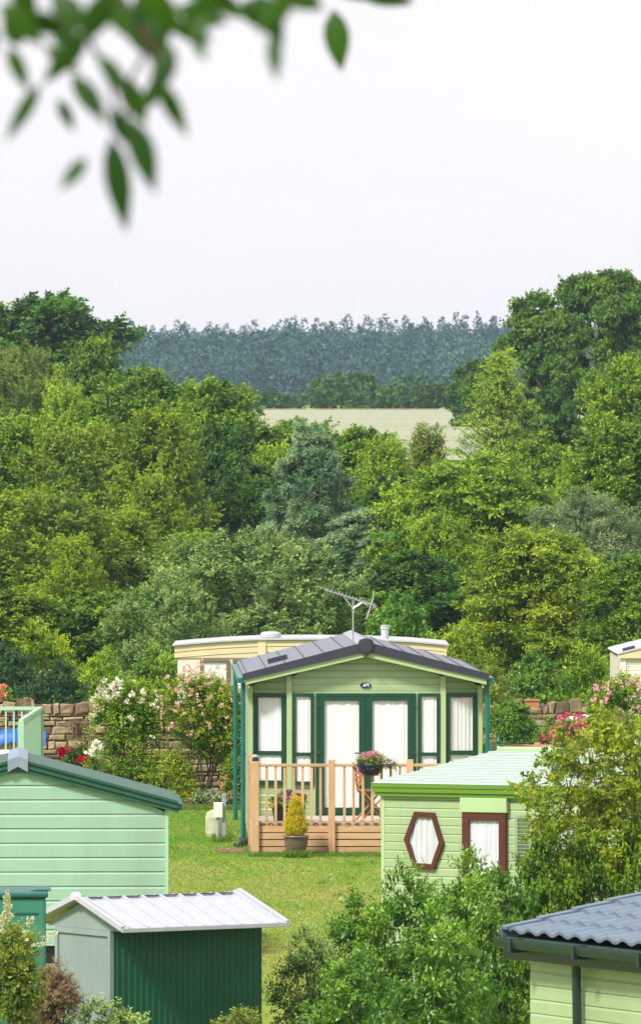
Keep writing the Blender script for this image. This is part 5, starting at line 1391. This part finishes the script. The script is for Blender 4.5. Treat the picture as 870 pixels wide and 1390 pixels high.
# ---------------------------------------------------------------- hedge, far wood
hl = Leaves(61); r = hl.r
for k in range(520):
    x = r.uniform(-60, 60); y = 708 + r.normal() * 1.5
    top = 2.2 + 1.2 * math.sin(x * .25) + .8 * math.sin(x * .61 + 1)
    z = Hf(x, y) + r.uniform(.2, max(.6, top)); o = nrm(r.normal(size=3) + np.array([0, -.6, .4]))
    hl.clump(np.array([x, y, z]), o, .5, 9, .8, 7, .38, .26, tint=.4 + .2 * math.sin(x * .4) + r.normal() * .1)
tag(hl.obj('field_hedge', M['lf_dark']), 'dark green hedge running along the far side of the pale field', 'hedge')
GH = 'trees along the far field hedge'
for px, yt, wp_, kd, lab in ((485, 506, 75, 'broad1', 'rounded tree tallest in the field hedge'), (440, 515, 45, 'broad3', 'small round tree left of the tallest hedge tree'),
                             (535, 522, 60, 'broad3', 'low wide tree right of the tallest hedge tree'), (590, 520, 70, 'broad1', 'bushy hedge tree nearest the larch'),
                             (370, 532, 70, 'broad3', 'low bushy tree at the left of the field hedge'), (320, 520, 50, 'broad2', 'tree at the far left end of the field hedge'), (640, 500, 60, 'broad2', 'hedge tree behind the larch tip')):
    plant('hedge_tree', kd, px, yt, 715, wp_, 'lf_dark', lab, 'tree', GH)

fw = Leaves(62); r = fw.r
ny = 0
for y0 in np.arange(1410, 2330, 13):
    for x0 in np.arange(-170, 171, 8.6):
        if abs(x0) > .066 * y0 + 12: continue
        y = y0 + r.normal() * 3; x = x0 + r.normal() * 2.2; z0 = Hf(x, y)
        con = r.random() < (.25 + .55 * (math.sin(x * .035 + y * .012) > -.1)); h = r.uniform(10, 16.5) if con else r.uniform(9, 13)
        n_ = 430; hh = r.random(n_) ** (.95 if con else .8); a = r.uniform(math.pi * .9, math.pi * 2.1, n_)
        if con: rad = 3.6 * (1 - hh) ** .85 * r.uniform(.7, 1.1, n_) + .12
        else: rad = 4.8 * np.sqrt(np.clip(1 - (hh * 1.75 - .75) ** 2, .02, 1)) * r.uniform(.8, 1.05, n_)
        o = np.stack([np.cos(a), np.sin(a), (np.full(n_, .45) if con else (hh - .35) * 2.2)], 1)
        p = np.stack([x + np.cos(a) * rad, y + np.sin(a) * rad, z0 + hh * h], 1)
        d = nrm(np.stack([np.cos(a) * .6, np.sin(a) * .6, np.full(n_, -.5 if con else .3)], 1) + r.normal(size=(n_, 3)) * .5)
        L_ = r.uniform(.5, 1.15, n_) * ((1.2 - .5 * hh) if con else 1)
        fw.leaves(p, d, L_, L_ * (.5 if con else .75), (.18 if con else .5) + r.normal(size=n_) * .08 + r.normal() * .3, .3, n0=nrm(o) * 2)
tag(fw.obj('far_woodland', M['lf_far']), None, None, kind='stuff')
# ground cover under the bank trees
gc = Leaves(63); r = gc.r
for k in range(1500):
    y = r.uniform(150, 330); x = r.uniform(-.075, .075) * y; z = Hf(x, y)
    o = nrm(r.normal(size=3) * .5 + np.array([0, -.4, 1])); gc.clump(np.array([x, y, z + r.uniform(.05, .5)]), o, .5, 7, .5, 7, .12, .06, tint=.3)
tag(gc.obj('undergrowth', M['lf_dark']), None, None, kind='stuff')

# ---------------------------------------------------------------- overhanging branch near the camera
ob = thing('overhanging_tree', 'out of focus leafy branch hanging into the top left from a tree beside the viewer', 'tree', (-2.6, 8.6, Hf(-2.6, 8.6)))
og = Vector(ob.location)
bark = MB(); r = np.random.default_rng(9)
limb(bark, (0, 0, -.3), (-.1, .1, 5.6), .2, .12, r, 8, .03)
bark.build('trunk', M['bark'], ob)
DB = 9.0
def B(px, py, D=DB): return P(px, py, D) - og
br = MB()
br.tube([(-.08, .08, 4.6), (.9, .2, 4.9), B(-60, -260), B(60, -130), B(150, -20), B(205, 60), B(228, 90)], [.06, .045, .02, .013, .008, .005, .003], 8)
br.tube([B(60, -130), B(200, -90), B(300, -40), B(380, -8), B(470, -12, 11), B(560, -2, 12)], [.011, .009, .007, .005, .004, .003], 6)
br.tube([B(150, -20), B(120, 50), B(150, 110), B(160, 160)], [.006, .004, .003, .002], 6)
br.tube([B(205, 60), B(175, 110), B(172, 180)], [.004, .003, .002], 6)
br.build('branch', M['bark'], ob)
def leafblade(a, b, w, tilt=0.0, D=DB, Db=None):
    """pointed leaf from pixel a to pixel b, w pixels wide, slightly folded along its midrib"""
    a = B(*a, D); b = B(*b, Db or D); d = (b - a); L_ = d.length; d.normalize()
    side = d.cross(Vector((math.sin(tilt), math.cos(tilt), 0))).normalized() * (w * D / F / 2)
    up = side.cross(d).normalized() * (w * D / F * .12)
    pr = [(0, .02), (.08, .35), (.22, .82), (.4, 1), (.58, .9), (.75, .6), (.9, .25), (1, .0)]
    vs = []; fs = []
    for t, ww in pr:
        c_ = a + d * L_ * t - up * (t * (1 - t)) * 2
        vs += [c_ + side * ww + up, c_, c_ - side * ww + up]
    for i in range(len(pr) - 1):
        q = i * 3; fs += [(q, q + 1, q + 4, q + 3), (q + 1, q + 2, q + 5, q + 4)]
    return vs, fs
lm = MB()
LEAF = [((150, 180), (172, 305), 28), ((180, 155), (212, 252), 30), ((215, 105), (255, 180), 20), ((55, 110), (8, 185), 17), ((110, 100), (145, 165), 18), ((80, 130), (102, 172), 15),
        ((118, 207), (82, 248), 17), ((135, 72), (178, 130), 20), ((0, 5), (60, 60), 42), ((40, 20), (90, 45), 38), ((70, -10), (120, 40), 46), ((100, 10), (75, 60), 30),
        ((120, 40), (60, 110), 26), ((170, 30), (235, 80), 44), ((200, 20), (230, 110), 40), ((190, -20), (250, 50), 50), ((230, 30), (290, 55), 20), ((240, 10), (310, 30), 30),
        ((130, -20), (190, 60), 40), ((240, -30), (320, 5), 40), ((235, 60), (205, 130), 26), ((280, -10), (340, 25), 34), ((370, 40), (375, 105), 17), ((350, -10), (385, 60), 30),
        ((400, -15), (350, 45), 26), ((380, -20), (440, 12), 30), ((340, -5), (385, 30), 34), ((165, 100), (200, 165), 24), ((150, 140), (185, 200), 22), ((20, -20), (50, 30), 40),
        ((150, -10), (110, 60), 30), ((210, -20), (180, 40), 40), ((295, -25), (260, 30), 26), ((60, 60), (110, 95), 16), ((-10, 30), (-30, 100), 24), ((12, 60), (40, 120), 18), ((215, 10), (222, 60), 30), ((98, 95), (125, 150), 16), ((285, 5), (262, 60), 20), ((330, 0), (360, 40), 22),
        ((30, 60), (5, 20), 22), ((225, 95), (190, 150), 20), ((260, 40), (280, 80), 14)]
r = random.Random(12)
for a, b, w in LEAF:
    D_ = DB + r.uniform(-.5, .5); a = (a[0], a[1] * 1.03); b = (b[0], b[1] * 1.04)
    v, f = leafblade(a, b, w * (1.3 if w < 32 else .85), r.uniform(-.4, .4), D_, D_ + r.uniform(-.02, .02)); lm.add(v, f)
for a, b, w in (((452, 12), (463, 98), 36), ((480, -14), (560, 6), 26), ((440, -30), (500, 2), 24)):
    v, f = leafblade(a, b, w, .1, 13, 13); lm.add(v, f)
# leaves of the rest of the bough, above and beside the frame
for k in range(160):
    t = r.random(); q = (r.uniform(-900, 500), r.uniform(-560, -130)) if r.random() < .75 else (r.uniform(-900, -130), r.uniform(-500, 100))
    a_2 = r.uniform(-.8, .8); v, f = leafblade(q, (q[0] + 90 * math.sin(a_2), q[1] + 90 * math.cos(a_2)), r.uniform(20, 34), r.uniform(-.8, .8), DB + r.uniform(-.6, .8)); lm.add(v, f)
lo = lm.build('foliage', M['lf_near'], ob, smooth=True)
at_ = lo.data.attributes.new('tint', 'FLOAT', 'FACE'); nf = len(lo.data.polygons); rv = np.random.default_rng(3).random(nf // 14 + 1); at_.data.foreach_set('value', np.repeat(rv, 14)[:nf].astype(np.float32))

# ---------------------------------------------------------------- haze
hz = MB().box(-420, 420, -20, 2600, Hf(0, 56) - 3.5, 82).build('haze', None)
hz['kind'] = 'stuff'; hz.display_type = 'BOUNDS'
hm2 = bpy.data.materials.new('haze'); hm2.use_nodes = True; n = hm2.node_tree.nodes; n.clear()
out = n.new('ShaderNodeOutputMaterial'); vol = n.new('ShaderNodeVolumePrincipled')
vol.inputs['Color'].default_value = (.62, .84, 1.0, 1); vol.inputs['Density'].default_value = .00012; vol.inputs['Anisotropy'].default_value = .0
hm2.node_tree.links.new(vol.outputs[0], out.inputs['Volume']); hz.data.materials.append(hm2)
